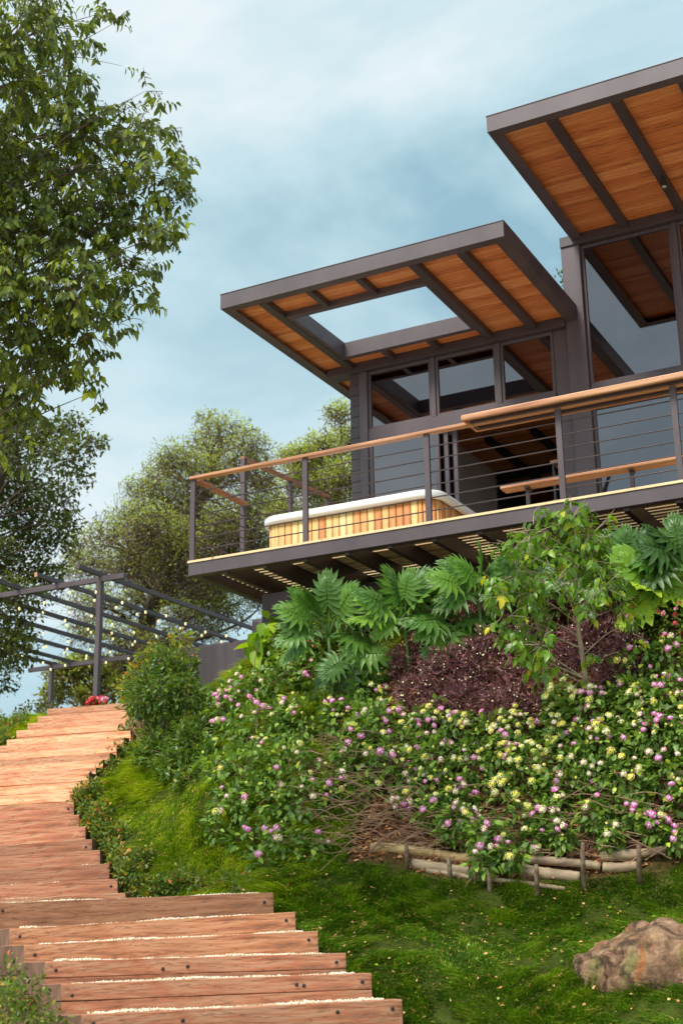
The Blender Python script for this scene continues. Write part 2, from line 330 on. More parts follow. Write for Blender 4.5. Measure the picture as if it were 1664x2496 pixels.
def leaves(name, T, pos, d, nrm, size, mat, parent, rnd, smooth=False):
    V, F, k = inst(T, pos, d, nrm, size)
    return npmesh(name, V, F, mat, parent, np.repeat(rnd, k), smooth)
def sph(n):
    v = rng.normal(size=(n, 3)); return v/np.linalg.norm(v, axis=1, keepdims=True)
UPB = [0]
def blobs(B, n, inner=.35, zs=1.0):
    """B rows (x,y,rpx,D) -> sampled points, outward direction, centre"""
    B = np.array([list(b)[:4] for b in B], float); cen = np.array([K(*b[[0, 1, 3]]) for b in B]); rad = B[:, 2]*B[:, 3]/FPX
    pr = rad**2.3; idx = rng.choice(len(B), n, p=pr/pr.sum())
    o = sph(n); o[:, 2] = np.where((o[:, 2] < 0) & (rng.random(n) < UPB[0]), -o[:, 2], o[:, 2]); rr = inner+(1-inner)*rng.random(n)**.55
    ax = np.array([1, 1, zs])
    return cen[idx]+o*ax*(rad[idx]*rr*(1+.25*np.sin(o[:, 0]*9+idx)*np.sin(o[:, 2]*8+idx*2)))[:, None], o, cen, rad, idx

# ------------------------------------------------------------------ stairs survey: right end pixel, left end pixel, distances
def hz(x): return 2319.6-.016*(x-832)-.016*(832-160)+.016*672  # horizon row (only for reference)
ST = []   # (PR, PL, height, material key, label)
low = [((980, 2437), (199, 2476)), ((906, 2373), (149, 2400)), ((843, 2324), (110, 2345)), ((775, 2270), (59, 2304)), ((720, 2224), (23, 2265)), ((666, 2176), (-18, 2203))]
for i, (a, b) in enumerate(low):
    ST.append((K(*a, 9.0+.27*i), K(*b, 8.35+.31*i)))
mid = [(306, 2177), (287, 2143), (267, 2105), (244, 2073), (225, 2046), (209, 2015), (193, 1986), (181, 1957)]
for i, a in enumerate(mid):
    D = 12+.28*i; ST.append((K(*a, D), K(a[0]-520+6*i, a[1]+26+i*2, D+.25)))
top_l = [(-128, 1924), (-105, 1905), (-82, 1892), (-62, 1874), (-41, 1858), (-22, 1838), (0, 1819), (16.6, 1804), (40, 1782), (67, 1763.5), (92, 1747), (115, 1728.5)]
for i in range(1, 12):
    a = top_l[i]; D = 14+.36*i
    xr = 200+17*i; sl = -.066-.0012*i
    ST.append((K(xr, a[1]+sl*(xr-a[0]), D-.12), K(*a, D+.32)))

# ------------------------------------------------------------------ terrain
CP = []   # control points x,y,z
def cp(x, y, z): CP.append((x, y, z))
def cpk(x, y, D, dz=0): p = K(x, y, D); cp(p[0], p[1], p[2]+dz)
for i, (a, b) in enumerate(ST):
    h = .24
    cp(a[0], a[1], a[2]-h); cp(b[0], b[1], b[2]-h)
    if i == 0: cp(a[0], a[1]-.6, a[2]-.62); cp(b[0], b[1]-.6, b[2]-.62)
    if i < 6:
        dirv = (b-a)/np.linalg.norm(b-a); q = b+dirv*.7; cp(q[0], q[1], q[2]-.5)
for q in [(1300, 2496, 9.0), (1664, 2496, 8.5), (1100, 2496, 9.2), (1500, 2300, 10.0), (1664, 2250, 10.0), (1200, 2300, 10.2), (950, 2200, 11.0), (1000, 2350, 9.8),
          (950, 2095, 11.5), (1180, 2165, 10.95), (1400, 2140, 11), (1664, 2100, 10.9), (1300, 2160, 10.9), (820, 2100, 11.6), (750, 2200, 10.8), (1800, 2200, 10.2)]: cpk(*q)
for q in [(520, 1850, 14), (560, 1690, 15.2), (640, 1640, 15.2), (360, 2020, 13.2), (440, 2120, 12.3), (560, 2130, 12.0), (640, 2060, 12.2), (300, 1900, 14.4), (365, 1800, 15.8), (420, 1900, 14.0),
          (700, 1950, 12.9), (480, 1700, 16.6), (600, 1950, 12.9)]: cpk(*q)
# bank under the deck
for X in (-7.6, -6.5, -5.5, -4.5, -3.5, -2.5, -1, 1):
    cp(X, 11.6, 3.25 if X > -6.6 else 3.4); cp(X, 12.3, 3.9 if X < -6 else 4.35); cp(X, 13.0, 4.55 if X < -6 else 4.95); cp(X, 14, 5.0); cp(X, 15.5, 4.95); cp(X, 20, 5.2)
for X in (0, 2, 5): cp(X, 11, 2.2); cp(X, 9, 1.1); cp(X, 6, .3)
for q in [(-9.6, 15.2, 4.75), (-11, 15.3, 4.75), (-12.7, 16.3, 4.85), (-15, 16, 4.8), (-18, 16, 4.6), (-13, 22, 4.9), (-18, 22, 4.7), (-10, 20, 5.1), (-26, 16, 3.6), (-25, 26, 3.8), (-12, 30, 4.6), (0, 30, 5.4), (10, 20, 5.6), (10, 10, 2.5),
          (-13.5, 12.5, 4.2), (-12, 10, 2.7), (-16, 10, 2.6), (-9, 6, .8), (-12, 6, .7), (-4, 5, .15), (0, 3, 0), (-6, 3, 0), (6, 3, .1), (-14, 14.3, 4.55)]: cp(*q)
CP = np.array(CP)
def tps(P, lam=.02):
    n = len(P); d2 = ((P[:, None, :2]-P[None, :, :2])**2).sum(-1); Km = np.where(d2 > 0, .5*d2*np.log(d2+1e-12), 0)
    A = np.zeros((n+3, n+3)); A[:n, :n] = Km+lam*np.eye(n); A[:n, n] = 1; A[:n, n+1:] = P[:, :2]; A[n, :n] = 1; A[n+1:, :n] = P[:, :2].T
    return np.linalg.solve(A, np.concatenate([P[:, 2], [0, 0, 0]]))
CW = tps(CP)
def ground(x, y):
    x = np.atleast_1d(np.asarray(x, float)); y = np.atleast_1d(np.asarray(y, float)); out = np.empty(len(x))
    for s0 in range(0, len(x), 20000):
        xs, ys = x[s0:s0+20000], y[s0:s0+20000]
        d2 = (xs[:, None]-CP[None, :, 0])**2+(ys[:, None]-CP[None, :, 1])**2
        out[s0:s0+20000] = (.5*d2*np.log(d2+1e-12))@CW[:-3]+CW[-3]+CW[-2]*xs+CW[-1]*ys
    # far away it settles: level unseen ground below, a falling hillside beyond
    far = np.clip((np.hypot(x+6, y-12)-17)/14, 0, 1); far = far*far*(3-2*far)
    base = np.where(y < 9, 0.0, 4.4)-np.clip(np.hypot(x+6, y-12)-26, 0, 400)*.18
    base = np.where(y < 9, -np.clip(-y-60, 0, 400)*.15, base)
    out = out*(1-far)+base*far
    bounce_ground = np.clip((7.0-y)/2.2, 0, 1)
    return out*(1-bounce_ground)+np.minimum(out, .0+.12*np.maximum(y-3, 0))*bounce_ground
def gz(x, y): return float(ground(x, y)[0])
def in_stairs(x, y):
    """mask and stair level for points in the stairs' footprint"""
    m = np.zeros(len(x), bool); lev = np.full(len(x), 99.)
    for i in range(len(ST)-1):
        a, b = ST[i]; c, d = ST[i+1]
        if i == 5: b = a+(b-a)*1; d = ST[6][1]; c = ST[6][0]
        q = [b, a, c, d]; ins = np.ones(len(x), bool)
        for k in range(4):
            p, r2 = q[k], q[(k+1) % 4]; ins &= ((r2[0]-p[0])*(y-p[1])-(r2[1]-p[1])*(x-p[0])) >= -.02
        m |= ins; lev = np.where(ins, np.minimum(lev, a[2]), lev)
    return m, lev
BANK = [K(*q) for q in [(840, 2075, 11.6), (950, 2100, 11.45), (1180, 2160, 11), (1300, 2150, 10.95), (1420, 2130, 11), (1664, 2100, 10.9)]]
BX = [-99, -6.3]+[b[0] for b in BANK]+[9]; BY = [99, 14.0]+[b[1] for b in BANK]+[11.3]
def soil_mask(x, y):
    yb = np.interp(x, BX, BY); return np.clip((y-yb)/.25+.5, 0, 1)*np.clip((x+6.9)/.5, 0, 1)*np.clip((-1.3-x)/.5, 0, 1)
def axisgrid(lo, a, b, hi, fine, coarse):
    return np.concatenate([np.arange(lo, a, coarse), np.arange(a, b, fine), np.arange(b, hi, coarse)])
gx = np.concatenate([np.linspace(-320, -32, 30), np.arange(-30, -20, .6), np.arange(-20, -11, .2), np.arange(-11, 0, .07), np.arange(0, 14, .5), np.linspace(16, 320, 30)])
gy = np.concatenate([np.linspace(-320, -10, 30), np.arange(-9, 7, .6), np.arange(7, 15, .07), np.arange(15, 24, .25), np.arange(24, 40, 1), np.linspace(42, 320, 26)])
GX, GY = np.meshgrid(gx, gy); xx, yy = GX.ravel(), GY.ravel()
zz = ground(xx, yy)
ms_, lv = in_stairs(xx, yy); zz = np.where(ms_, np.minimum(zz, lv-.2), zz)
near = (np.hypot(xx+6, yy-12) < 12)
zz += near*(.025*np.sin(xx*5.1+yy*2)*np.sin(yy*4.3-xx)+.012*np.sin(xx*13)*np.sin(yy*11+xx*3))
V = np.stack([xx, yy, zz], 1); nx, ny = len(gx), len(gy)
ii = (np.arange(ny-1)[:, None]*nx+np.arange(nx-1)[None]).ravel(); F = np.stack([ii, ii+1, ii+1+nx, ii+nx], 1)
mg, t, b = newmat('hillside soil and turf')
a1 = t.nodes.new('ShaderNodeAttribute'); a1.attribute_name = 'rnd'
n1 = noise(t, 7, 8, rough=.7); n2 = noise(t, 1.1, 3); n3 = noise(t, 30, 5)
r1 = ramp(t, [(.3, (.03, .035, .01)), (.55, (.06, .08, .014)), (.75, (.11, .12, .025))]); t.links.new(n1.outputs[0], r1.inputs[0])
r2 = ramp(t, [(.25, (.02, .01, .007)), (.45, (.08, .035, .02)), (.6, (.17, .08, .045)), (.75, (.3, .17, .09))]); t.links.new(n3.outputs[0], r2.inputs[0])
r3 = ramp(t, [(.3, (.45, .4, .32)), (.7, (.72, .67, .57))]); t.links.new(n3.outputs[0], r3.inputs[0])  # pale unseen gravel behind the camera, added to bounce light onto the soffits
m1 = t.nodes.new('ShaderNodeMix'); m1.data_type = 'RGBA'; t.links.new(a1.outputs['Fac'], m1.inputs[0]); t.links.new(r1.outputs[0], m1.inputs[6]); t.links.new(r2.outputs[0], m1.inputs[7])
a2 = t.nodes.new('ShaderNodeAttribute'); a2.attribute_name = 'bounce_ground'
m2 = t.nodes.new('ShaderNodeMix'); m2.data_type = 'RGBA'; t.links.new(a2.outputs['Fac'], m2.inputs[0]); t.links.new(m1.outputs[2], m2.inputs[6]); t.links.new(r3.outputs[0], m2.inputs[7])
t.links.new(m2.outputs[2], b.inputs['Base Color']); b.inputs['Roughness'].default_value = 1; b.inputs['Specular IOR Level'].default_value = 0; bump(t, b, n3.outputs[0], .6, .03)
g = npmesh('ground', V, [F], mg, rnd=soil_mask(xx, yy), smooth=True); tag(g, kind='structure')
at_ = g.data.attributes.new('bounce_ground', 'FLOAT', 'POINT')
at_.data.foreach_set('value', (np.clip((6.6-yy)/.5, 0, 1)*(np.abs(xx) < 90)*(yy > -90)).astype(np.float32))  # extent of the added light-bouncing gravel

# ------------------------------------------------------------------ timber steps
ORD = 'lowest second third fourth fifth sixth seventh eighth ninth tenth eleventh'.split()
def pebbles(name, A, B, depth, zoff, n, label):
    a, b = A, B; dirv = (b-a); back = np.array([-(dirv[1]), dirv[0], 0]); back = -back/np.linalg.norm(back)
    if back[1] < 0: back = -back
    u, v_ = rng.random(n), rng.random(n)**1.5
    lump = np.sin(u*9+a[0]*9)*.6+np.sin(u*23+a[1]*5)*.3+np.sin(u*61+a[0])*.2
    P = a+dirv*(.04+.92*u)[:, None]+back*(.10+depth*v_)[:, None]; P[:, 2] += zoff+rng.random(n)*.010+lump*.009-.004
    ico = np.array([(0, 0, 1), (.9, 0, .2), (.3, .85, .1), (-.75, .55, .25), (-.7, -.55, 0), (.3, -.9, .2), (0, 0, -.8)])
    fc = np.array([(0, 1, 2), (0, 2, 3), (0, 3, 4), (0, 4, 5), (0, 5, 1), (6, 2, 1), (6, 3, 2), (6, 4, 3), (6, 5, 4), (6, 1, 5)])
    return P, ico, fc
gp = []
STEP_LAB = {0: 'lowest timber step of the lower flight, at the bottom edge of the photo, with pale gravel on it'}
for i, (a, b) in enumerate(ST):
    Lx = np.linalg.norm((a-b)[:2]); rz = math.atan2(a[1]-b[1], a[0]-b[0]); tilt = math.atan2(a[2]-b[2], Lx)
    fl = 0 if i < 6 else (1 if i < 14 else 2); k = i-(0, 6, 14)[fl]; nfl = (6, 8, 11)[fl]
    flight = ('lower flight, the wide greyish one', 'middle flight, half hidden behind the lower one', 'upper flight, the orange one up to the pergola')[fl]
    where = ORD[k] if k else 'lowest'
    if k == nfl-1: where = 'topmost'
    lab = f"{['weathered greyish brown', 'reddish brown', 'bright orange'][fl]} timber step, {where}{'' if k in (0, nfl-1) else ' from the bottom'} of the {['wide lower', 'narrow middle', 'upper'][fl]} flight"
    st = thing('timber_step', lab, 'step', b, 0, 'timber steps of the garden stairs')
    st.rotation_euler = (0, -tilt, rz)
    LOCAL[0] = True
    mat = (TIM_LOW, TIM_RED, TIM_UP)[fl]
    if fl == 0 and i in (0, 1, 2): mat = TIM_RED if i != 2 else TIM_RED
    if i in (3, 4, 5): mat = TIM_LOW
    if fl == 1 and k in (5, 6, 7): mat = TIM_RED
    sk = .16 if fl == 0 else .03
    hh = .105
    hts = [(0, .19), (.194, .36)] if fl == 0 and i not in (1, 2) else ([(0, .10), (.1035, .2), (.204, .36)] if fl == 0 else ([(0, .15), (.153, .32)] if fl == 1 else [(0, .085), (.088, .18), (.183, .3)]))
    if i == 14: hts = [(0, .085), (.088, .18), (.183, .28), (.283, .4), (.403, .6)]
    if i == 6: hts = [(0, .15), (.153, .32), (.323, .6)]
    for j, (ht, hb) in enumerate(hts):
        m = MB(); z1 = -ht; z0 = -hb; dj = rng.uniform(-.004, .004) if j else 0
        xl = rng.uniform(-.008, .008) if j else 0
        # timber, its left end sawn at an angle
        pts = []
        ns = 9
        for q in range(ns):
            fx = q/(ns-1); x = xl+fx*(Lx-xl); wob = rng.normal(0, .0022)
            yf, yb = dj+wob, .15+wob
            xb = x-sk*(1-fx)
            pts += [(x, yf, z0), (x, yf, z1+rng.normal(0, .0015)), (xb, yb, z1), (xb, yb, z0)]
        fs = [(0, 1, 2, 3)[::-1], tuple((ns-1)*4+c for c in (0, 1, 2, 3))]
        for q in range(ns-1):
            for c in range(4):
                c2 = (c+1) % 4; fs.append((q*4+c, q*4+c2, (q+1)*4+c2, (q+1)*4+c)[::-1])
        m.add(pts, fs); m.mi[0] = m.mi[1] = 1; o = m.build('timber', mat, st, .004, mats=[mat, TIM_END])
        bm = bmesh.new(); bm.from_mesh(o.data); bmesh.ops.recalc_face_normals(bm, faces=bm.faces); bm.to_mesh(o.data); bm.free()
    nb = {0: 2, 1: 0, 2: 1}[fl]
    bx = ([.07, Lx-.07] if fl == 0 else ([Lx-.06] if k % 3 == 1 else []))+list(rng.uniform(.3, Lx-.3, nb if i in (2, 1, 13, 7, 0) else 0))
    for x in bx:
        MB().lathe((x, .004, -.05-rng.random()*.02), [(.013, 0), (.013, .006), (.009, .010), (.003, .012)], 8, axis=(0, -1, 0)).build('bolt', BOLT, st, smooth=True)
    LOCAL[0] = False
    # gravel tread behind the timber
    if i < len(ST)-1:
        c, d = ST[i+1]
        n = 1500 if fl == 0 else (500 if fl == 1 else 0)
        if n:
            P, ico, fc = pebbles('', b, a, .22, -.006 if fl == 0 else -.008, n, ''); gp.append(P)
        else:
            n = 90; P, ico, fc = pebbles('', b, a, .15, -.014, n, ''); gp.append(P)
P = np.concatenate(gp); n = len(P); sz = rng.uniform(.005, .0125, n)
ang = rng.uniform(0, 6.28, n); ca, sa = np.cos(ang), np.sin(ang)
Rr = np.stack([ca, -sa, 0*ca, sa, ca, 0*ca, 0*ca, 0*ca, 1+0*ca], 1).reshape(n, 3, 3)
V = P[:, None, :]+np.einsum('nij,kj->nki', Rr, ico)*sz[:, None, None]
F = (fc[None]+(np.arange(n)*7)[:, None, None]).reshape(-1, 3)
tag(npmesh('gravel', V.reshape(-1, 3), [F], PEB, rnd=np.repeat(rng.random(n), 7), smooth=True), 'pale cream gravel spread on the treads behind the step timbers', 'gravel', kind='stuff')
# gravel beds under the pebbles
m = MB()
for i in range(len(ST)-1):
    a, b = ST[i]; c, d = ST[i+1]; bk = np.array([-(a-b)[1], (a-b)[0], 0]); bk /= np.linalg.norm(bk)
    za, zb = a[2]-.02, b[2]-.02
    e1, e2 = a+bk*.14, b+bk*.14
    if i == 5: c2, d2 = a+bk*.9, b+bk*.9
    elif i == 13: c2, d2 = a+bk*.5, b+bk*.5
    else: c2, d2 = c+(a-c)*0, d
    vs = [(e2[0], e2[1], zb), (e1[0], e1[1], za), (c2[0]+bk[0]*.02, c2[1]+bk[1]*.02, za), (d2[0]+bk[0]*.02, d2[1]+bk[1]*.02, zb)]
    vs += [(x, y, z-.12) for x, y, z in vs]
    m.add(vs, [(0, 1, 2, 3), (7, 6, 5, 4), (0, 4, 5, 1), (1, 5, 6, 2), (2, 6, 7, 3), (3, 7, 4, 0)])
tag(m.build('path', PAVE), kind='structure')

# ------------------------------------------------------------------ house
ZD, ZR, ZU, YW = 5.705, 8.605, 9.632, 14.6     # deck level, underside of the lower and upper roofs, glass wall
house = thing('house', 'modern brown steel house with dark glass walls and two flat orange-soffit roofs', 'house', (-4.5, YW, ZD-.2))
XR = 3.2      # the house runs on past the right edge of the photo
def roof(name, x0, x1, y0, y1, zb, th, beams, label, sky=None, shorts=(), edge=.075):
    """steel channel roof: fascia ring, beams and boards set up between them"""
    f = MB()
    zt = zb+th
    f.box(x0, x1, y0, y0+.035, zb, zt); f.box(x0, x0+.035, y0+.0351, y1, zb, zt); f.box(x1-.035, x1, y0+.0351, y1, zb, zt)
    # bottom flanges of the channels
    f.box(x0+.0352, x1-.0352, y0+.0352, y0+.12, zb+.001, zb+.012); f.box(x0+.0352, x0+.13, y0+.1202, y1, zb+.001, zb+.012); f.box(x1-.13, x1-.0352, y0+.1202, y1, zb+.001, zb+.012)
    # folded metal drip edge
    f.box(x0-.006, x1+.006, y0-.006, y0-.0005, zt-.006, zt+.004); f.box(x0-.006, x0-.0005, y0, y1, zt-.006, zt+.004); f.box(x1+.0005, x1+.006, y0, y1, zt-.006, zt+.004)
    o = f.build('roof', STEEL, house, .003); o['label'] = label
    for bx_ in beams:
        MB().box(bx_-.05, bx_+.05, y0+.125, y1-.1, zb-.006, zb+.1).build('roof_beam', STEEL_SHADED, o, .004)
    zs = zb+.075; s_ = MB()
    if sky:
        X0, X1, Y0, Y1 = sky
        for (a, b_, c, d) in ((x0+.04, X0, y0+.04, y1), (X1, x1-.04, y0+.04, y1), (X0, X1, y0+.04, Y0), (X0, X1, Y1, y1)): s_.box(a, b_, c, d, zs, zs+.02)
    else: s_.box(x0+.04, x1-.04, y0+.04, y1, zs, zs+.02)
    s_.build('soffit', SOFFIT, o)
    top = MB()
    if sky:
        for (a, b_, c, d) in ((x0+.036, X0, y0+.036, y1), (X1, x1-.036, y0+.036, y1), (X0, X1, y0+.036, Y0), (X0, X1, Y1, y1)): top.box(a, b_, c, d, zt-.03, zt-.002)
    else: top.box(x0+.036, x1-.036, y0+.036, y1, zt-.03, zt-.002)
    top.build('roof_sheet', STEEL_SHADED, o)
    return o
SK = (-7.39, -5.63, 12.80, 14.17)
lr = roof('lower_roof', -7.94, -4.46, 12.2, 17.8, ZR, .185, (-7.45, -5.56, -5.0), 'lower flat roof with a rectangular opening to the sky', SK)
# skylight frame, deeper than the roof, and its short trimmers
f = MB(); X0, X1, Y0, Y1 = SK
f.box(X0-.012, X0+.05, Y0+.05, Y1-.05, ZR+.002, ZR+.2); f.box(X1-.02, X1+.012, Y0+.05, Y1-.05, ZR+.002, ZR+.2)
f.box(X0-.012, X1+.012, Y0-.03, Y0+.0495, ZR+.001, ZR+.2); f.box(X0-.012, X1+.012, Y1-.0495, Y1+.03, ZR+.001, ZR+.2)
sk = f.build('skylight_frame', STEEL, lr, .003)
for bx_ in (-6.85, -6.23):
    MB().box(bx_-.035, bx_+.035, 12.325, Y0-.031, ZR-.004, ZR+.085).build('trimmer', STEEL_SHADED, lr, .003)
    MB().box(bx_-.035, bx_+.035, Y1+.031, YW-.12, ZR-.004, ZR+.085).build('trimmer', STEEL_SHADED, lr, .003)
f = MB(); f.box(-7.80, -4.60, YW-.11, YW+.1, ZR-.05, ZR+.07); f.build('header_beam', STEEL_SHADED, house, .004)
ur = roof('upper_roof', -4.45, XR, 11.84, 18.6, ZU, .19, (-3.8, -3.12, -2.44, -1.76, -1.08, -.4, .28, .96, 1.64, 2.32), 'higher flat roof at the right edge, unbroken boards')
MB().box(-4.60, XR-.05, YW-.11, YW+.1, ZU-.06, ZU+.07).build('header_beam', STEEL_SHADED, house, .004)
# spotlight on the second beam of the upper roof
q = K(1618, 448, 1); d = (q-EYE); yy0 = EYE[1]+d[1]*((ZU-.1-1.6)/d[2]); xx0 = EYE[0]+d[0]*((ZU-.1-1.6)/d[2])
sp = MB(); sp.lathe((xx0, yy0, ZU-.13), [(.03, 0), (.036, .005), (.036, .10), (.012, .11), (.012, .135)], 14)
so = sp.build('spotlight', BLACK, house, smooth=False); MB().lathe((xx0, yy0, ZU-.137), [(.022, 0), (.026, .006)], 12).build('lens', LENS, so)
# columns
def col(x0, x1, y0, y1, z0, z1, nm='column', mat=STEEL, bev=.006): return MB().box(x0, x1, y0, y1, z0, z1).build(nm, mat, house, bev)
col(-7.36, -7.25, YW-.07, YW+.1, ZD-.6, ZR-.051)
m = MB()      # ribbed end pier of the left wall
nb = 24
for k in range(nb):
    z0 = ZD-.6+k*(ZR-.052-ZD+.6)/nb; m.box(-7.50, -7.362, YW-.05+.006*(k % 2), YW+.12, z0, z0+(ZR-.052-ZD+.6)/nb-.008)
m.box(-7.49, -7.37, YW-.035, YW+.11, ZD-.6, ZR-.053)
m.build('pier', STEEL_SHADED, house)
col(-4.79, -4.60, YW-.02, YW+.12, ZD-.6, ZR-.051); col(-4.598, -4.37, YW-.09, YW+.14, ZD-.6, ZU-.061)
# bars of the glass wall
def bar(x0, x1, z0, z1, p, y0=YW-.05, y1=YW+.05, nm='frame', bev=.004): return MB().box(x0, x1, y0, y1, z0, z1).build(nm, STEEL, p, bev)
def window(x0, x1, z0, z1, label=None, fw=.035, glass=True, y=YW):
    f = MB(); w_ = fw
    f.box(x0, x1, y-.03, y+.03, z0, z0+w_); f.box(x0, x1, y-.03, y+.03, z1-w_, z1); f.box(x0, x0+w_, y-.0295, y+.0295, z0+w_+.0005, z1-w_-.0005); f.box(x1-w_, x1, y-.0295, y+.0295, z0+w_+.0005, z1-w_-.0005)
    # thin raised glazing bead
    o = f.build('window', STEEL, house, .004)
    if label: o['label'] = label
    if glass: MB().box(x0+w_-.004, x1-w_+.004, y-.006, y+.006, z0+w_-.004, z1-w_+.004).build('pane', GLASS, o)
    return o
bar(-7.25, -4.79, 7.60, 7.765, house, nm='transom'); bar(-4.37, XR-.1, 7.50, 7.765, house, nm='transom')
for (a, b_) in ((-7.25, -6.38), (-6.32, -5.52), (-5.46, -4.79)): window(a, b_, 7.766, ZR-.052)
bar(-6.379, -6.321, 7.766, ZR-.052, house, nm='mullion'); bar(-5.519, -5.461, 7.766, ZR-.052, house, nm='mullion')
for (a, b_) in ((-4.369, -3.28), (-3.21, -2.14), (-2.07, -1.0), (-.93, .14), (.21, 1.28), (1.35, 2.42)):
    window(a, b_, 7.766, ZU-.062); window(a, b_, ZD, 7.499)
for x in (-3.279, -2.139, -.999, .141, 1.281, 2.421): bar(x, x+.068, 7.766, ZU-.062, house, nm='mullion'); bar(x, x+.068, ZD, 7.499, house, nm='mullion')
# sliding doors stacked on the left of the opening
for k, (a, b_, y) in enumerate(((-7.245, -6.30, YW-.03), (-7.16, -6.21, YW+.035), (-7.08, -6.12, YW+.10))):
    f = MB(); w_ = .05; z0, z1 = ZD+.005, 7.598
    f.box(a, b_, y-.022, y+.022, z0, z0+w_); f.box(a, b_, y-.022, y+.022, z1-w_, z1); f.box(a, a+w_, y-.0215, y+.0215, z0+w_+.001, z1-w_-.001); f.box(b_-w_, b_, y-.0215, y+.0215, z0+w_+.001, z1-w_-.001)
    o = f.build('sliding_door', STEEL, house, .003); MB().box(a+w_-.003, b_-w_+.003, y-.006, y+.006, z0+w_-.003, z1-w_+.003).build('pane', GLASS, o)
# floor, walls and ceiling of the room behind
MB().box(-7.52, XR, YW-.1, 21.6, ZD-.22, ZD-.02).build('floor_slab', CONC, house)
MB().box(-7.50, -7.38, YW+.13, 19.2, ZD-.019, ZR+.07).build('wall', INWALL, house)
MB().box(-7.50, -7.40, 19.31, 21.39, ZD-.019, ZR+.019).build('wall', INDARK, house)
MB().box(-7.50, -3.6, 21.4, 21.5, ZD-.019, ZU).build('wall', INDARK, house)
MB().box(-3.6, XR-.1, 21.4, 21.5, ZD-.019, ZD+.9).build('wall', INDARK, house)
for x_ in (-3.599, -1.9, -.2, 1.5, 2.95): MB().box(x_, x_+.08, 21.41, 21.49, ZD+.901, ZU-.05).build('column', STEEL_SHADED, house)  # rear left open here, a made-up unseen window bay to let light in
MB().box(-6.95, -5.0, 21.0, 21.1, ZD-.019, 7.9).build('wall', INWALL, house)
MB().box(-7.50, -4.60, 17.8, 21.4, ZR+.02, ZR+.1).build('ceiling', SOFFIT, house)
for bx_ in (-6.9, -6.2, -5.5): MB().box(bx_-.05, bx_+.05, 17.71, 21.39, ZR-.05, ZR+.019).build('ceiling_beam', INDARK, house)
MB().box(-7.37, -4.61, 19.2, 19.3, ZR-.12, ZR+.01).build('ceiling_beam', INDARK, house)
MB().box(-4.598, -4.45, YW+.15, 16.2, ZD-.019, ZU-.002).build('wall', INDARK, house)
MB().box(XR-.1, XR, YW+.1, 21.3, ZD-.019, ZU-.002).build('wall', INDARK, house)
MB().box(-7.52, XR, YW+.2, YW+.35, 3.6, ZD-.22).build('foundation_wall', CONC, house)
col(-7.86, -7.50, 13.0, 13.35, 2.9, 5.395, 'foundation_column', CONC, .01)
col(-4.2, -3.85, 13.3, 13.6, 2.9, 5.395, 'foundation_column', CONC, .01)
# downpipe behind the column
MB().tube([(-4.66, YW+.2, ZR+.2), (-4.67, YW+.22, ZR+.55), (-4.63, YW+.2, ZU-.05)], .012, 6).build('cable', BLACK, house, smooth=True)
# shelf just inside the opening
sh = thing('shelf_unit', 'narrow open shelf just inside the door opening, beside the wide column', 'shelf', (-4.95, 15.2, ZD))
m = MB()
for x in (-5.06, -4.80):
    for y in (15.1, 15.4): m.box(x-.012, x+.012, y-.012, y+.012, ZD-.018, 7.1)
m.build('frame', BLACK, sh)
for z in (6.1, 6.6, 7.1): MB().box(-5.09, -4.77, 15.08, 15.42, z+.0005, z+.03).build('board', RAILW, sh)

# ------------------------------------------------------------------ deck
DX0, DY0, DY1 = -8.41, 12.34, YW-.11
dk = thing('deck', 'raised timber deck on brown steel edge beams jutting out over the planted bank', 'deck', (-6, 13.4, ZD-.25))
m = MB(); m.box(DX0, XR, DY0, DY0+.05, ZD-.17, ZD-.026); m.box(DX0, DX0+.05, DY0+.0502, 14.5, ZD-.17, ZD-.026)
m.box(DX0+.0502, XR, DY0+.0502, DY0+.1, ZD-.17, ZD-.158); m.box(DX0+.0502, DX0+.1, DY0+.1002, 14.5, ZD-.17, ZD-.158)
m.build('edge_beam', STEEL, dk, .004)
k = 0; y = DY0-.012
m = MB()
m.box(DX0-.008, XR, y, y+.10, ZD-.025, ZD); y += .135
while y < DY1: m.box(DX0-.008, XR, y, y+.068, ZD-.025, ZD); y += .105
y = DY1+.005
while y < 15.9: m.box(DX0-.008, -7.53, y, y+.094, ZD-.025, ZD); y += .1
m.build('boards', DECKW, dk)
x = DX0+.45
while x < XR: MB().box(x-.03, x+.03, DY0+.051, 14.5, ZD-.20, ZD-.0255).build('joist', STEEL_SHADED, dk, .003); x += .5
MB().tube([(DX0+.3, 13.55, ZD-.26), (XR, 13.55, ZD-.26)], .06, 14).build('cross_beam', STEEL_SHADED, dk, smooth=True)
MB().box(DX0+.06, -7.53, 14.5, 15.9, ZD-.2, ZD-.03).build('edge_beam', STEEL_SHADED, dk)

# ------------------------------------------------------------------ front railing
def railing(root, pts, posts, h=.95, ncab=6, side=False, mat=RAILW, hr=True):
    for (x, y, top) in posts:
        p = MB().box(x-.03, x+.03, y-.006, y+.006, ZD, ZD+top); p.box(x-.03, x-.022, y+.0061, y+.03, ZD, ZD+top); p.box(x+.022, x+.03, y+.0061, y+.03, ZD, ZD+top)
        p.box(x-.045, x+.045, y-.015, y+.045, ZD, ZD+.008); p.build('post', STEEL, root, .002)
    (xa, ya), (xb, yb) = pts
    for k in range(ncab):
        z = ZD+.12+.138*k; MB().tube([(xa, ya+.012, z), ((xa+xb)/2, (ya+yb)/2+.012, z-.002), (xb, yb+.012, z)], .0068, 6).build('cable', STEEL_SHADED, root, smooth=True)
    if hr:
        m = MB().bar((xa, ya+.01, ZD+h+.018), (xb, yb+.01, ZD+h+.018), .09, .036); m.build('handrail', mat, root, .008)
YR = DY0+.01
rl = thing('railing', 'long front deck railing with wooden handrail and thin steel rods', 'railing', (-6, YR, ZD))
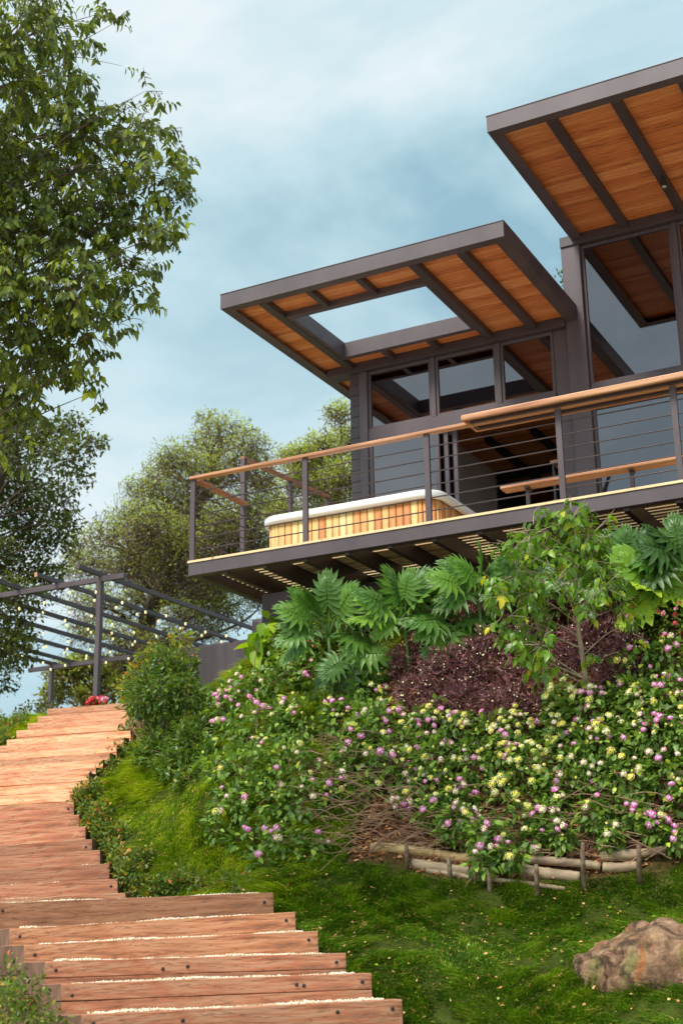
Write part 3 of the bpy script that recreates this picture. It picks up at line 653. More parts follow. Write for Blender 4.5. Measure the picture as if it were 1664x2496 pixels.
posts = [(x, YR, .95) for x in (-8.375, -6.93, -5.49, -4.06, -2.91, -1.5, -.05, 1.4, 2.9)]
railing(rl, [(DX0, YR), (XR, YR)], posts)
# short return at the left end
PB = (-8.37, 13.49)
r2 = thing('railing', 'short railing along the left end of the deck, running back from the corner post', 'railing', (DX0, 13, ZD))
railing(r2, [(DX0+.03, YR+.07), (DX0+.03, PB[1]-.04)], [], mat=RAILS)
r3 = thing('railing', 'higher back railing beyond the tub, with a reddish sloping handrail and a tall end post', 'railing', (DX0, 13.6, ZD))
za = K(594, 1118, 1); k0 = (13.5)/ (za-EYE)[1]; top = EYE+(za-EYE)*k0
MB().box(top[0]-.03, top[0]+.03, 13.47, 13.53, ZD, top[2]).build('post', STEEL, r3, .003)
e0 = EYE+(K(800, 1212, 1)-EYE)*((15.85)/(K(800, 1212, 1)-EYE)[1])
m = MB().bar(top+np.array([0, -.03, .0]), e0, .055, .045); m.build('handrail', RAILS, r3, .006)
MB().box(e0[0]-.03, e0[0]+.03, 15.8, 15.86, ZD, e0[2]-.01).build('post', STEEL, r3, .003)
for f_ in (.52,):
    q = top*(1-f_)+e0*f_; MB().box(q[0]-.025, q[0]+.025, q[1]-.025, q[1]+.025, ZD, q[2]-.01).build('post', STEEL, r3, .003)
for k in range(1, 8):
    dz = -.15*k; MB().tube([top+np.array([0, 0, dz]), e0+np.array([0, 0, dz])], .0055, 6).build('cable', STEEL_SHADED, r3, smooth=True)

# bar counter on the railing
ct = thing('bar_counter', 'long wooden bar counter on top of the railing, right part of the deck', 'counter', (-2, 12.4, ZD+.95))
CX0, CY0, CY1, CZ_ = -5.03, 12.19, 12.60, ZD+.975
MB().box(CX0+.02, XR, CY0+.04, CY1-.03, CZ_+.004, CZ_+.034).build('top_board', RAILW, ct, .004)
m = MB(); m.box(CX0, XR, CY0, CY0+.0395, CZ_-.02, CZ_+.045); m.build('edge_trim', RAILW, ct, .014)
m = MB(); m.box(CX0, CX0+.035, CY0+.0405, CY1, CZ_-.012, CZ_+.04); m.build('edge_trim', RAILW, ct, .008)
m = MB(); m.box(CX0+.036, XR, CY1-.028, CY1, CZ_-.012, CZ_+.036); m.build('edge_trim', RAILW, ct, .008)
m = MB(); m.box(CX0+.06, XR, CY0+.10, CY0+.135, CZ_-.025, CZ_+.003); m.box(CX0+.06, XR, CY1-.12, CY1-.085, CZ_-.025, CZ_+.003); m.box(CX0+.06, CX0+.095, CY0+.136, CY1-.121, CZ_-.025, CZ_+.003)
m.build('support_frame', STEEL_SHADED, ct)
# bench behind
bn = thing('bench', 'wooden bench standing on the deck behind the railing, under the bar counter', 'bench', (-2, 13.2, ZD))
MB().box(-5.0, XR-.3, 13.12, 13.30, 6.19, 6.225).build('seat', RAILW, bn, .01)
for x in (-4.72, -3.6, -2.4, -1.2, 0, 1.2, 2.4):
    m = MB(); m.box(x-.02, x+.02, 13.14, 13.28, 6.165, 6.189); m.box(x-.02, x+.02, 13.18, 13.22, ZD+.008, 6.164); m.box(x-.05, x+.05, 13.12, 13.28, ZD+.0005, ZD+.008); m.build('leg', STEEL_SHADED, bn, .003)

# ------------------------------------------------------------------ hot tub
tb = thing('hot_tub', 'rectangular hot tub clad in upright orange wood boards with white rounded rim', 'hot tub', (-6.7, 13.5, ZD))
TX0, TX1, TY0, TY1, TZ = -7.90, -5.64, 12.93, 14.35, 6.285
def rrect(x0, x1, y0, y1, r, n=8):
    o = []
    for cx, cy, a0 in ((x1-r, y0+r, -90), (x1-r, y1-r, 0), (x0+r, y1-r, 90), (x0+r, y0+r, 180)):
        for k in range(n+1): a = R(a0+90*k/n); o.append((cx+r*math.cos(a), cy+r*math.sin(a)))
    return o
def ring(profile, x0, x1, y0, y1, r):      # profile: (inset, z) pairs swept round the rounded rectangle
    m = MB(); loops_ = [rrect(x0+i, x1-i, y0+i, y1-i, max(r-i, .02)) for i, z in profile]; n = len(loops_[0])
    vs = [(x, y, z) for lp, (i, z) in zip(loops_, profile) for (x, y) in lp]
    fs = [(a*n+k, a*n+(k+1) % n, (a+1)*n+(k+1) % n, (a+1)*n+k) for a in range(len(profile)-1) for k in range(n)]
    return m.add(vs, fs)
ring([(.05, TZ-.095), (.01, TZ-.09), (0, TZ-.07), (.0, TZ-.02), (.012, TZ-.004), (.03, TZ), (.10, TZ+.004), (.15, TZ-.02), (.2, TZ-.12), (.26, TZ-.42), (.6, TZ-.44)], TX0, TX1, TY0, TY1, .26).build('shell', WHITE, tb, smooth=True)
# cladding boards one by one
path = rrect(TX0+.06, TX1-.06, TY0+.06, TY1-.06, .2, 6); path = [Vector((x, y, 0)) for x, y in path]
def mat_tub():
    m, t, b = newmat('cedar cladding'); oi = t.nodes.new('ShaderNodeAttribute'); oi.attribute_name = 'rnd'
    r = ramp(t, [(0, (.72, .26, .09)), (.35, (.88, .42, .15)), (.7, (.95, .6, .24)), (1, (.98, .74, .36))])
    n = noise(t, 7, 6, sc=(2.5, 2.5, .35), rough=.6); ad = t.nodes.new('ShaderNodeMath'); ad.operation = 'MULTIPLY_ADD'; ad.inputs[1].default_value = .5; ad.inputs[2].default_value = -.25
    a2 = t.nodes.new('ShaderNodeMath'); a2.operation = 'ADD'
    t.links.new(n.outputs[0], ad.inputs[0]); t.links.new(ad.outputs[0], a2.inputs[0]); t.links.new(oi.outputs['Fac'], a2.inputs[1])
    t.links.new(a2.outputs[0], r.inputs[0]); t.links.new(r.outputs[0], b.inputs['Base Color']); b.inputs['Roughness'].default_value = .5
    return m
TUBW = mat_tub(); acc = []; vs = []; fs = []; rn = []
def boards_along(p, q, wd=.088):
    n = max(1, round((q-p).length/wd)); d = (q-p)/n; nr = Vector((d.y, -d.x, 0)).normalized()
    for k in range(n):
        a = p+d*k+d.normalized()*.006; c = p+d*(k+1)-d.normalized()*.006; s0 = len(vs)
        for z in (ZD+.002, TZ-.09):
            for w_ in (a, c, c-nr*.02, a-nr*.02): vs.append((w_.x, w_.y, z))
        for f_ in ((0, 1, 5, 4), (1, 2, 6, 5), (2, 3, 7, 6), (3, 0, 4, 7), (4, 5, 6, 7)): fs.append([s0+i_ for i_ in f_])
        rn.extend([random.random()]*8)
for i in range(len(path)): boards_along(path[i], path[(i+1) % len(path)])
npmesh('cladding', np.array(vs), [np.array(fs)], TUBW, tb, rnd=np.array(rn))
ring([(.085, ZD+.003), (.085, TZ-.08)], TX0, TX1, TY0, TY1, .26).build('liner', INDARK, tb)

# ------------------------------------------------------------------ retaining wall, pergola
wl = thing('retaining_wall', 'dark stained concrete retaining wall between the pergola and the house', 'wall', (-9.5, 15.5, 4.8))
MB().box(-10.68, -8.5, 15.45, 15.65, 4.2, 5.505).build('wall', CONC, wl, .008)
q = K(646, 1510, 16.9); MB().box(q[0]-.13, q[0]+.13, q[1]-.13, q[1]+.13, 4.3, q[2]).build('pier', CONC, wl, .05)
pg = thing('pergola', 'open brown steel pergola with long parallel rafters at the top of the stairs', 'pergola', (-15, 18.8, 4.9))
PZ = 7.02; PY0, PY1, PX1 = 16.3, 21.3, -12.70
def post(x, y): MB().box(x-.04, x+.04, y-.04, y+.04, gz(x, y)-.2, PZ-.1).build('post', STEEL, pg, .004)
for (x, y) in ((PX1, PY0), (-17.72, PY1), (-17.72, PY0), (PX1, PY1)): post(x, y)
for y, e1 in ((PY0, .45), (PY1, .9)): MB().box(-18.3, PX1+e1, y-.03, y+.03, PZ-.099, PZ-.015).build('beam', STEEL, pg, .003)
raf = [PX1, -13.53, -14.28, -15.03, -15.78, -16.53, -17.28, -17.72]
for i, x in enumerate(raf):
    o = MB().box(x-.025, x+.025, PY0-(.5 if i else .55), PY1+.35, PZ-.0145, PZ+.055).build('rafter', STEEL, pg, .003)
    if i in (1, 2, 3, 4): MB().box(x-.024, x+.024, PY0-.512, PY0-.5005, PZ-.013, PZ+.054).build('end_cap', RAILW, o)
sl_ = thing('string_lights', 'strings of small warm bulbs looping under the pergola rafters', 'string lights', (-15, 18.8, 7))
bm_ = MB().lathe((0, 0, -.075), [(.004, 0), (.02, .008), (.026, .028), (.022, .045), (.014, .055)], 8).mesh('bulb', True); bm_.materials.append(BULB)
sock = MB().lathe((0, 0, -.0195), [(.014, 0), (.014, .03), (.005, .04)], 6).mesh('socket'); sock.materials.append(BLACK)
nbulb = 0
for j, y in enumerate(np.arange(16.55, 21.3, .62)):
    pts = []
    for i in range(len(raf)-1):
        for s_ in range(6):
            u = s_/6; x = raf[i]*(1-u)+raf[i+1]*u; pts.append((x, y+.06*math.sin(i+j), PZ-.03-.16*math.sin(math.pi*u)*(.6+.4*((i+j) % 3)/2)))
    MB().tube(pts, .003, 5).build('cable', BLACK, sl_, smooth=True)
    for p in pts[2::4]:
        if nbulb >= 98: break
        o = bpy.data.objects.new('bulb', bm_); C.objects.link(o); o.parent = sl_; o.matrix_parent_inverse = world(sl_).inverted(); o.location = (p[0], p[1], p[2]-.01); o.scale = (.72, .72, .9)
        s2 = bpy.data.objects.new('socket', sock); C.objects.link(s2); s2.parent = o
        nbulb += 1
# ------------------------------------------------------------------ plants: helpers
CAMV = lambda P: (EYE-P)/np.linalg.norm(EYE-P, axis=-1, keepdims=True)
_ds = np.arange(7.5, 34, .05)
def hit(x, y):
    P = EYE+((_f*FPX+(x-832)*_r-(y-1248)*_u)/FPX)[None]*_ds[:, None]
    gzz = ground(P[:, 0], P[:, 1]); k = np.argmax(gzz > P[:, 2]); return _ds[k] if gzz[k] > P[k, 2] else 15.
def hitdz(x, y, dz):
    P = EYE+((_f*FPX+(x-832)*_r-(y-1248)*_u)/FPX)[None]*_ds[:, None]
    gzz = ground(P[:, 0], P[:, 1])+dz; k = np.argmax(gzz > P[:, 2]); return _ds[k] if gzz[k] > P[k, 2] else 15.
def onbank(B, lift=.55):
    o = []
    for b in B:
        D = hit(b[0], b[1])+(b[3] if len(b) > 3 else 0); o.append((b[0], b[1], b[2], D-lift*b[2]*D/FPX))
    return o
def curve_pts(a, b, sag=.1, n=5, j=.03):
    a, b = np.array(a, float), np.array(b, float); L_ = np.linalg.norm(b-a); o = []
    off = rng.normal(size=3)*L_*j
    for k in range(n+1):
        u = k/n; p = a*(1-u)+b*u; p = p+off*math.sin(math.pi*u); p[2] += sag*L_*math.sin(math.pi*u); o.append(p)
    return o
def root_thing(name, label, cat, base, group=None): return thing(name, label, cat, base, 0, group)
def norm(a): return a/(np.linalg.norm(a, axis=-1, keepdims=True)+1e-9)

def shrub(name, label, cat, B, n, size, mat, T=None, inner=.35, zs=.95, stem=TWIG, droop=.3, up=.35, group=None, rn=(0, 1), nst=None, twigs=0, base=None, topbright=True):
    P, o, cen, rad, idx = blobs(B, n, inner, zs)
    bc = cen.mean(0) if base is None else base
    bz = gz(bc[0], bc[1]); root = root_thing(name, label, cat, (bc[0], bc[1], bz), group)
    d = norm(o*.8+rng.normal(size=(n, 3))*.55+np.array([0, 0, -droop])); nr = norm(np.array([0, 0, 1.])+rng.normal(size=(n, 3))*up+o*.5)
    sz = size*rng.uniform(.6, 1.2, n)
    # young bright leaves sit at the shoot tips (outermost), old dark ones inside
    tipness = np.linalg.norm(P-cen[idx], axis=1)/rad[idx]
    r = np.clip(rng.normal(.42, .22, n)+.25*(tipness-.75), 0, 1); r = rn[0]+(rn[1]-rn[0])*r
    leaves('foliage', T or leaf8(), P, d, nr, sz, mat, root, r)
    m = MB(); gp_ = None
    for c, rr in zip(cen, rad):
        gx_, gy_ = c[0]+rng.normal()*.1, c[1]+rng.normal()*.08+.12; g0 = np.array([gx_, gy_, gz(gx_, gy_)-.03])
        if g0[2] > c[2]-.02: g0[2] = c[2]-.1
        if gp_ is not None and np.linalg.norm(gp_-g0) < 1.2: m.tube(curve_pts(gp_, g0, .04, 4, .05), .006, 5, cap=False)
        gp_ = g0
        for _ in range(nst or 3):
            e = c+sph(1)[0]*rr*.6; m.tube(curve_pts(g0+rng.normal(size=3)*[.02, .02, 0], e, .12, 4, .08), [.007, .006, .005, .004, .003], 5, cap=False)
        for _ in range(twigs):
            e = c+sph(1)[0]*rr*1.0; m.tube(curve_pts(c, e, .05, 3, .08), [.004, .003, .002, .0015], 4, cap=False)
    m.build('stem', stem, root, smooth=True)
    return root, P, o, cen, rad, idx

# flower heads of the lantana (domes of small florets) in a few colourings
def flower_mesh(nm, mo, mi_, r=.031):
    V = []; Fq = []; mi = []
    v = []; f = []; m_ = []
    def floret(c, nrm, rr, mat_i):
        nrm = (Vector(nrm)+Vector((random.uniform(-.3, .3), random.uniform(-.3, .3), random.uniform(-.2, .3)))).normalized(); a = nrm.orthogonal().normalized(); b_ = nrm.cross(a); ph = random.random()*6
        for k in range(4):
            an = ph+math.pi/2*k; s0 = len(v); d_ = a*math.cos(an)+b_*math.sin(an); e_ = nrm.cross(d_)
            for q in (Vector(c), Vector(c)+d_*rr*.6+e_*rr*.5+nrm*rr*.1, Vector(c)+d_*rr*1.05, Vector(c)+d_*rr*.6-e_*rr*.5+nrm*rr*.1): v.append(tuple(q))
            f.append((s0, s0+1, s0+2, s0+3)); m_.append(mat_i)
    for ringn, el, cnt, rr in ((0, 90, 1, .30), (1, 55, 6, .30), (2, 18, 10, .34), (3, -12, 7, .3)):
        for k in range(cnt):
            a = 2*math.pi*(k+.5*ringn)/cnt+random.uniform(-.25, .25); e_ = R(el+random.uniform(-10, 10)); q = random.uniform(.82, 1.12)
            n_ = Vector((math.cos(a)*math.cos(e_), math.sin(a)*math.cos(e_), math.sin(e_))); floret(Vector((n_.x*r*q, n_.y*r*q, n_.z*r*.55*q)), n_, r*rr*random.uniform(1.0, 1.35), 1 if el > 40 or (el > 0 and random.random() < .25) else 0)
    me = bpy.data.meshes.new(nm); me.from_pydata(v, [], f); me.polygons.foreach_set('material_index', m_); me.materials.append(mo); me.materials.append(mi_); me.update(); return me
FH = {'pink': [flower_mesh('flower_head', PINK, PINKL), flower_mesh('flower_head', PINKL, CREAM), flower_mesh('flower_head', PINK, CREAM), flower_mesh('flower_head', PINK, PINKL)],
      'yellow': [flower_mesh('flower_head', YEL, CREAM), flower_mesh('flower_head', CREAM, YEL), flower_mesh('flower_head', APR, YEL)],
      'bud': [flower_mesh('flower_head', YEL, YEL, .013), flower_mesh('flower_head', CREAM, YEL, .015)]}
def flowers(root, P, o, cen, rad, n, mix, size=(.58, 1.05)):
    """heads at shoot tips on the sunlit, outward side"""
    q = norm(o+CAMV(P)*.8+np.array([0, 0, .45])); tip = ((P-EYE)@_f)
    sc_ = (o*(norm(CAMV(P)+np.array([0, 0, .9])))).sum(1)+rng.random(len(P))*.9+np.linalg.norm(P-cen, axis=1)/rad*.8
    # not buried: keep those in front of the others in their blob
    order = np.argsort(-sc_)[:n*5]; rng.shuffle(order); done = []
    inv = world(root).inverted()
    for k in order:
        p = P[k]+o[k]*.02+CAMV(P[k])*.03+np.array([0, 0, .015])
        if any(np.linalg.norm(p-z) < .045 for z in done): continue
        if len(done) > 6 and rng.random() > .45 and min(np.linalg.norm(p-z) for z in done[-60:]) > .12: continue
        done.append(p); c = rng.choice(['pink', 'yellow', 'bud'], p=mix); me = FH[c][rng.integers(len(FH[c]))]
        f_ = bpy.data.objects.new('flower_head', me); C.objects.link(f_); f_.parent = root; f_.matrix_parent_inverse = inv
        f_.location = p.tolist(); f_.rotation_euler = Vector((q[k]+rng.normal(size=3)*.25).tolist()).to_track_quat('Z', 'Y').to_euler(); s_ = rng.uniform(*size); f_.scale = (s_, s_, s_)
        if len(done) >= n: break

# ------------------------------------------------------------------ lantana shrubs
G = 'lantana shrubs with pink and yellow flowers on the bank'
TL = leaf8(.55, .05, .18)
def lantana(label, B, n, nf, mix, size=.076, **k):
    a = shrub('lantana_shrub', label, 'shrub', onbank([(b[0], b[1], b[2]*.9)+tuple(b[3:]) for b in B]), int(n*.68), size, LEAF_LAN, TL, group=G, droop=.35, up=.45, twigs=4, inner=.45, **k)
    flowers(a[0], a[1], a[2], a[3][a[5]], a[4][a[5]], min(100, int(nf*1.35)), mix)
lantana('large lantana shrub with pink flowers nearest the stairs, leftmost of the lantanas',
        [(545, 1730, 60), (600, 1690, 70), (680, 1660, 75), (760, 1650, 70), (560, 1800, 70), (640, 1780, 90), (740, 1760, 90), (530, 1880, 50), (600, 1880, 90), (710, 1870, 100), (560, 1960, 60), (640, 1970, 90), (740, 1970, 80), (530, 2030, 45), (600, 2060, 60), (690, 2060, 70), (760, 2080, 50), (640, 2110, 45), (500, 1860, 25)], 9500, 100, (.72, .1, .18))
lantana('lantana shrub with pink flowers below the hanging philodendron leaves and left of the burgundy shrub',
        [(830, 1670, 60), (900, 1690, 60), (840, 1760, 70), (930, 1770, 80), (860, 1850, 70), (950, 1860, 70), (1010, 1790, 60), (900, 1930, 45), (820, 1930, 45)], 5200, 62, (.5, .28, .22))
lantana('lantana shrub with mixed pink and yellow flowers, directly below the burgundy shrub',
        [(1060, 1770, 65), (1130, 1790, 60), (1060, 1860, 75), (1150, 1870, 70), (1200, 1790, 55), (1000, 1900, 50), (1110, 1950, 55)], 4000, 60, (.5, .3, .2))
lantana('lantana shrub drooping over the bamboo logs with pink flowers at its low tip',
        [(1060, 1980, 50, -.1), (1120, 2010, 60, -.15), (1190, 2040, 60, -.2), (1180, 2100, 45, -.2), (1240, 2090, 40, -.2), (1130, 1960, 50), (1050, 1920, 50), (990, 1960, 45), (1100, 2040, 45)], 3200, 44, (.72, .1, .18))
lantana('lantana shrub covered in bright yellow flower heads in front of the pale dry stems',
        [(1230, 1840, 60), (1290, 1870, 70), (1310, 1920, 45), (1220, 1930, 50), (1260, 1990, 45), (1260, 1780, 60), (1340, 1800, 55)], 2300, 62, (.1, .75, .15))
lantana('lantana shrub with pale yellow and pink flowers at the foot of the young tree trunk',
        [(1370, 1710, 55), (1440, 1730, 70), (1380, 1790, 60), (1470, 1810, 70), (1350, 1740, 40), (1520, 1700, 50)], 3500, 52, (.4, .42, .18))
lantana('lantana shrub with pink and cream flowers below the red flowering bush, at the right edge',
        [(1560, 1630, 60), (1630, 1600, 55), (1570, 1720, 75), (1650, 1700, 70), (1600, 1800, 80), (1680, 1800, 70), (1530, 1820, 60)], 4800, 50, (.62, .2, .18))
lantana('low lantana shrub with a few pink flowers above the right end of the bamboo edging',
        [(1450, 1900, 60), (1540, 1900, 65), (1620, 1890, 65), (1670, 1950, 50), (1400, 1870, 55), (1500, 1960, 40), (1350, 1930, 50)], 3400, 30, (.7, .12, .18))
lantana('thin lantana sprig between two stakes of the bamboo edging, few pink flowers',
        [(1330, 2000, 45, -.1), (1370, 2040, 36, -.15), (1300, 2050, 36, -.1), (1360, 1970, 40)], 1200, 14, (.7, .15, .15))
lantana('small lantana sprig at the rightmost stake, with scattered pink flowers',
        [(1450, 1990, 45, -.1), (1490, 2040, 36, -.1), (1600, 2020, 42, -.1), (1650, 2050, 34, -.1), (1550, 1990, 40, -.1)], 1500, 16, (.75, .1, .15))

# ------------------------------------------------------------------ burgundy shrub
B = onbank([(1000, 1620, 55), (1060, 1570, 65), (1140, 1530, 70), (1010, 1690, 45), (1090, 1650, 75), (1190, 1610, 75), (1270, 1660, 60), (1140, 1710, 60), (1230, 1730, 60), (1060, 1740, 45), (1220, 1500, 60), (1300, 1560, 70), (1310, 1730, 40), (1160, 1440, 40)])
def burg(label, B, n, nf):
    r_ = shrub('burgundy_shrub', label, 'shrub', B, int(n*.8), .062, LEAF_BUR, leaf4(.3, .06), droop=-.25, up=.9, inner=.4, twigs=6, group='burgundy leaved shrubs')
    k = rng.choice(len(r_[1]), nf); P = r_[1][k]+CAMV(r_[1][k])*.03+r_[2][k]*.02; d = norm(rng.normal(size=(nf, 3)))
    tag(leaves('small_flowers', leaf4(.9, .1), P, d, norm(rng.normal(size=(nf, 3))+CAMV(P)), rng.uniform(.014, .023, nf), CREAM, r_[0], np.zeros(nf)), kind='stuff')
burg('wide burgundy leaved shrub with tiny cream flowers, left of the young tree', B, 24000, 1000)
burg('burgundy leaved shrub behind and right of the young tree trunk', onbank([(1400, 1480, 60), (1470, 1450, 60), (1520, 1500, 60), (1450, 1560, 70), (1530, 1590, 55), (1400, 1600, 60), (1400, 1410, 50), (1500, 1640, 50), (1340, 1500, 50)]), 15000, 520)

# ------------------------------------------------------------------ red flowering bush (right edge)
a = shrub('impatiens_bush', 'leafy bush with red and pink flowers and yellow spotted leaves, at the right edge', 'bush', onbank([(1600, 1470, 60), (1650, 1440, 50), (1580, 1540, 55), (1650, 1520, 65), (1690, 1460, 60), (1610, 1580, 40)]), 3800, .05, LEAF_RED, leaf8(.5), twigs=3)
fm1 = flower_mesh('flower_head', ROSEP, REDP, .024); fm2 = flower_mesh('flower_head', PINKL, ROSEP, .026); sv_ = FH; FH = {'pink': [fm1, fm2], 'yellow': [fm1], 'bud': [fm1]}
flowers(a[0], a[1], a[2], a[3][a[5]], a[4][a[5]], 26, (.6, .2, .2)); FH = sv_

# ------------------------------------------------------------------ shrubs beside the stairs
shrub('tall_shrub', 'dense dark green shrub with reddish shoots between the upper flight and the grass mound', 'shrub',
      onbank([(350, 1770, 40), (400, 1800, 60), (460, 1830, 65), (430, 1880, 55), (490, 1790, 50), (370, 1730, 55), (440, 1740, 70), (500, 1720, 40), (340, 1800, 50), (360, 1850, 40), (330, 1750, 45), (390, 1840, 50), (500, 1850, 40), (460, 1900, 35), (520, 1770, 30), (340, 1715, 40), (390, 1700, 50), (450, 1690, 45)], .6)+[(370, 1665, 48, 15.6), (430, 1660, 50, 15.7), (400, 1615, 35, 15.8), (335, 1690, 30, 15.5), (460, 1630, 22, 15.8)], 12000, .075, LEAF_SHR, leaf8(.42), droop=.15, twigs=6, zs=1.05, rn=(0, .82))
shrub('tall_shrub', 'sparse shrub with orange and red young leaves in front of the dark retaining wall', 'shrub',
      [(330, 1640, 25, 16.3), (380, 1590, 25, 16.3), (440, 1560, 28, 16.3), (420, 1620, 35, 16.3), (350, 1600, 18, 16.3), (310, 1680, 30, 16.2), (470, 1600, 20, 16.3), (340, 1720, 24, 16)], 1100, .07, LEAF_SHR, leaf8(.42), droop=.1, twigs=8, inner=.2, rn=(.45, 1.0))
shrub('orange_tip_shrub', 'green shrub with orange young leaves below the lowest philodendron leaves', 'shrub',
      onbank([(730, 1575, 50), (790, 1535, 55), (850, 1560, 50), (790, 1620, 50), (860, 1630, 45), (720, 1630, 30)], .6), 3200, .085, LEAF_SHR, leaf8(.34, .05, .3), droop=.3, twigs=4, rn=(.25, 1.0))
hedge = [[(208, 1900), (240, 1880), (262, 1850), (280, 1830), (195, 1910), (165, 1915), (225, 1935), (205, 1960), (250, 1910), (275, 1885), (300, 1850), (315, 1815), (325, 1780)], [(218, 1985), (236, 2015), (255, 2045), (275, 2080), (290, 2040), (250, 1985), (205, 1950)], [(298, 2110), (316, 2145), (350, 2100), (345, 2165), (390, 2165), (440, 2165)], [(490, 2165), (540, 2160), (590, 2165), (450, 2140)]]
hl = ['low hedge with reddish tips beside the topmost steps of the middle flight', 'low hedge running along the right ends of the middle flight', 'low hedge at the foot of the middle flight', 'thin row of seedlings just behind the topmost wide step']
for h_, lb in zip(hedge, hl):
    shrub('hedge', lb, 'hedge', onbank([(x, y, rng.uniform(28, 40)) for x, y in h_], .9), 520*len(h_) if h_ is not hedge[3] else 500, .046, LEAF_HED, leaf8(.5), droop=-.1, inner=.2, twigs=5, zs=1.2, group='low hedges along the stairs')
shrub('leafy_shrub', 'glossy green shrub at the bottom left corner beside the sawn ends of the lowest steps', 'shrub', [(20, 2380, 42, 8.35), (70, 2420, 50, 8.2), (15, 2455, 55, 8.1), (110, 2475, 45, 8.1), (60, 2500, 55, 8.0), (140, 2500, 35, 8.0)], 1000, .042, LEAF_HED, leaf8(.45), droop=.1, inner=.2, twigs=8, zs=1.1)
shrub('leafy_shrub', 'small light green shrub on the terrace left of the upper flight', 'shrub', [(15, 1775, 26, 17.9), (40, 1762, 22, 18.2), (55, 1750, 18, 18.6), (5, 1800, 26, 17.2), (-10, 1760, 26, 18.4)], 1300, .05, LEAF_HED, leaf8(.42), droop=-.2, twigs=4, inner=.2)
shrub('seedling_bush', 'thin bush of small round leaves against the pale sky left of the top step', 'bush', [(60, 1725, 16, 20), (85, 1722, 18, 20), (110, 1712, 20, 20.2), (95, 1738, 15, 20), (120, 1722, 12, 20), (40, 1735, 10, 20)], 260, .05, LEAF_MID, leaf8(.6), droop=-.1, twigs=4, inner=.1)
a = shrub('geranium', 'red and pink geranium flowers at the foot of the nearer pergola post', 'flower', [(225, 1716, 11, 18.9), (250, 1714, 11, 18.9), (238, 1720, 11, 18.9)], 240, .06, LEAF_SAP, leaf8(.8))
sv_ = FH; fm3 = flower_mesh('flower_head', REDP, REDP, .045); fm4 = flower_mesh('flower_head', ROSEP, PINKL, .045); FH = {'pink': [fm3], 'yellow': [fm3], 'bud': [fm4]}
flowers(a[0], a[1], a[2], a[3][a[5]], a[4][a[5]], 13, (.6, .1, .3)); FH = sv_

# ------------------------------------------------------------------ philodendrons
def lobed_leaf(nl=8, wide=1.0, gap=.0, seed=0):
    rg = np.random.default_rng(seed); v = []; q = []; t_ = []
    # blade along the midrib
    ks = 9
    for k in range(ks+1):
        u = k/ks; hw = (.10+.05*math.sin(math.pi*u))*(1-u)**.5*wide
        v += [(-hw, u*.66-.05, .01), (0, u*.66-.05, -.012), (hw, u*.66-.05, .01)]
    for k in range(ks):
        a = k*3; q += [(a, a+1, a+4, a+3), (a+1, a+2, a+5, a+4)]
    for s in (-1, 1):
        for j in range(nl):
            u = j/(nl-1); y0 = .0+.56*u; ang = R(146-134*u**.9+rg.uniform(-5, 5)); ln = (.36+.26*math.sin(math.pi*min(1, u*.85+.18)))*(1-.25*u)*rg.uniform(.9, 1.1)
            w0 = (.034+.016*math.sin(math.pi*u))*wide; n_ = 6; s0 = len(v)
            p = np.array([.02, y0]); a_ = ang
            for k in range(n_+1):
                f_ = k/n_; dirn = np.array([math.sin(a_), math.cos(a_)]); nn = np.array([dirn[1], -dirn[0]])
                wv = w0*(1.0+.75*math.sin(math.pi*min(1, f_*1.05))*(1+.35*math.sin(k*2.4+j)))*(1-f_**3) if k < n_ else .003
                for sd in (-1, 0, 1):
                    pp = p+nn*sd*wv; v.append((s*pp[0], pp[1], .02+.012*math.sin(k*1.9+j)+(-.008 if sd == 0 else .012)))
                p = p+dirn*ln/n_; a_ -= R(5)
            for k in range(n_):
                a = s0+k*3; f4 = [(a, a+1, a+4, a+3), (a+1, a+2, a+5, a+4)]
                q += f4 if s > 0 else [x[::-1] for x in f4]
    v = np.array(v); r2 = (v[:, 0]**2+(np.maximum(v[:, 1]-.2, 0))**2); v[:, 2] -= .42*r2
    return v, np.array(q)
PHL = [lobed_leaf(8, 1.0, seed=k) for k in range(5)]; MON = [lobed_leaf(9, 2.0, seed=k+20) for k in range(2)]
def put_leaf(name, shp, base, axis, nrm, size, mat, root, tone):
    v, q = shp; d = norm(np.array(axis, float)); s_ = norm(np.cross(d, nrm)); u_ = np.cross(s_, d)
    P = base+size*(v[:, :1]*s_+v[:, 1:2]*d+v[:, 2:3]*u_)
    return npmesh(name, P, [q], mat, root, np.clip(tone+.22*np.abs(v[:, 0])*0+np.zeros(len(v)), 0, 1), smooth=True)
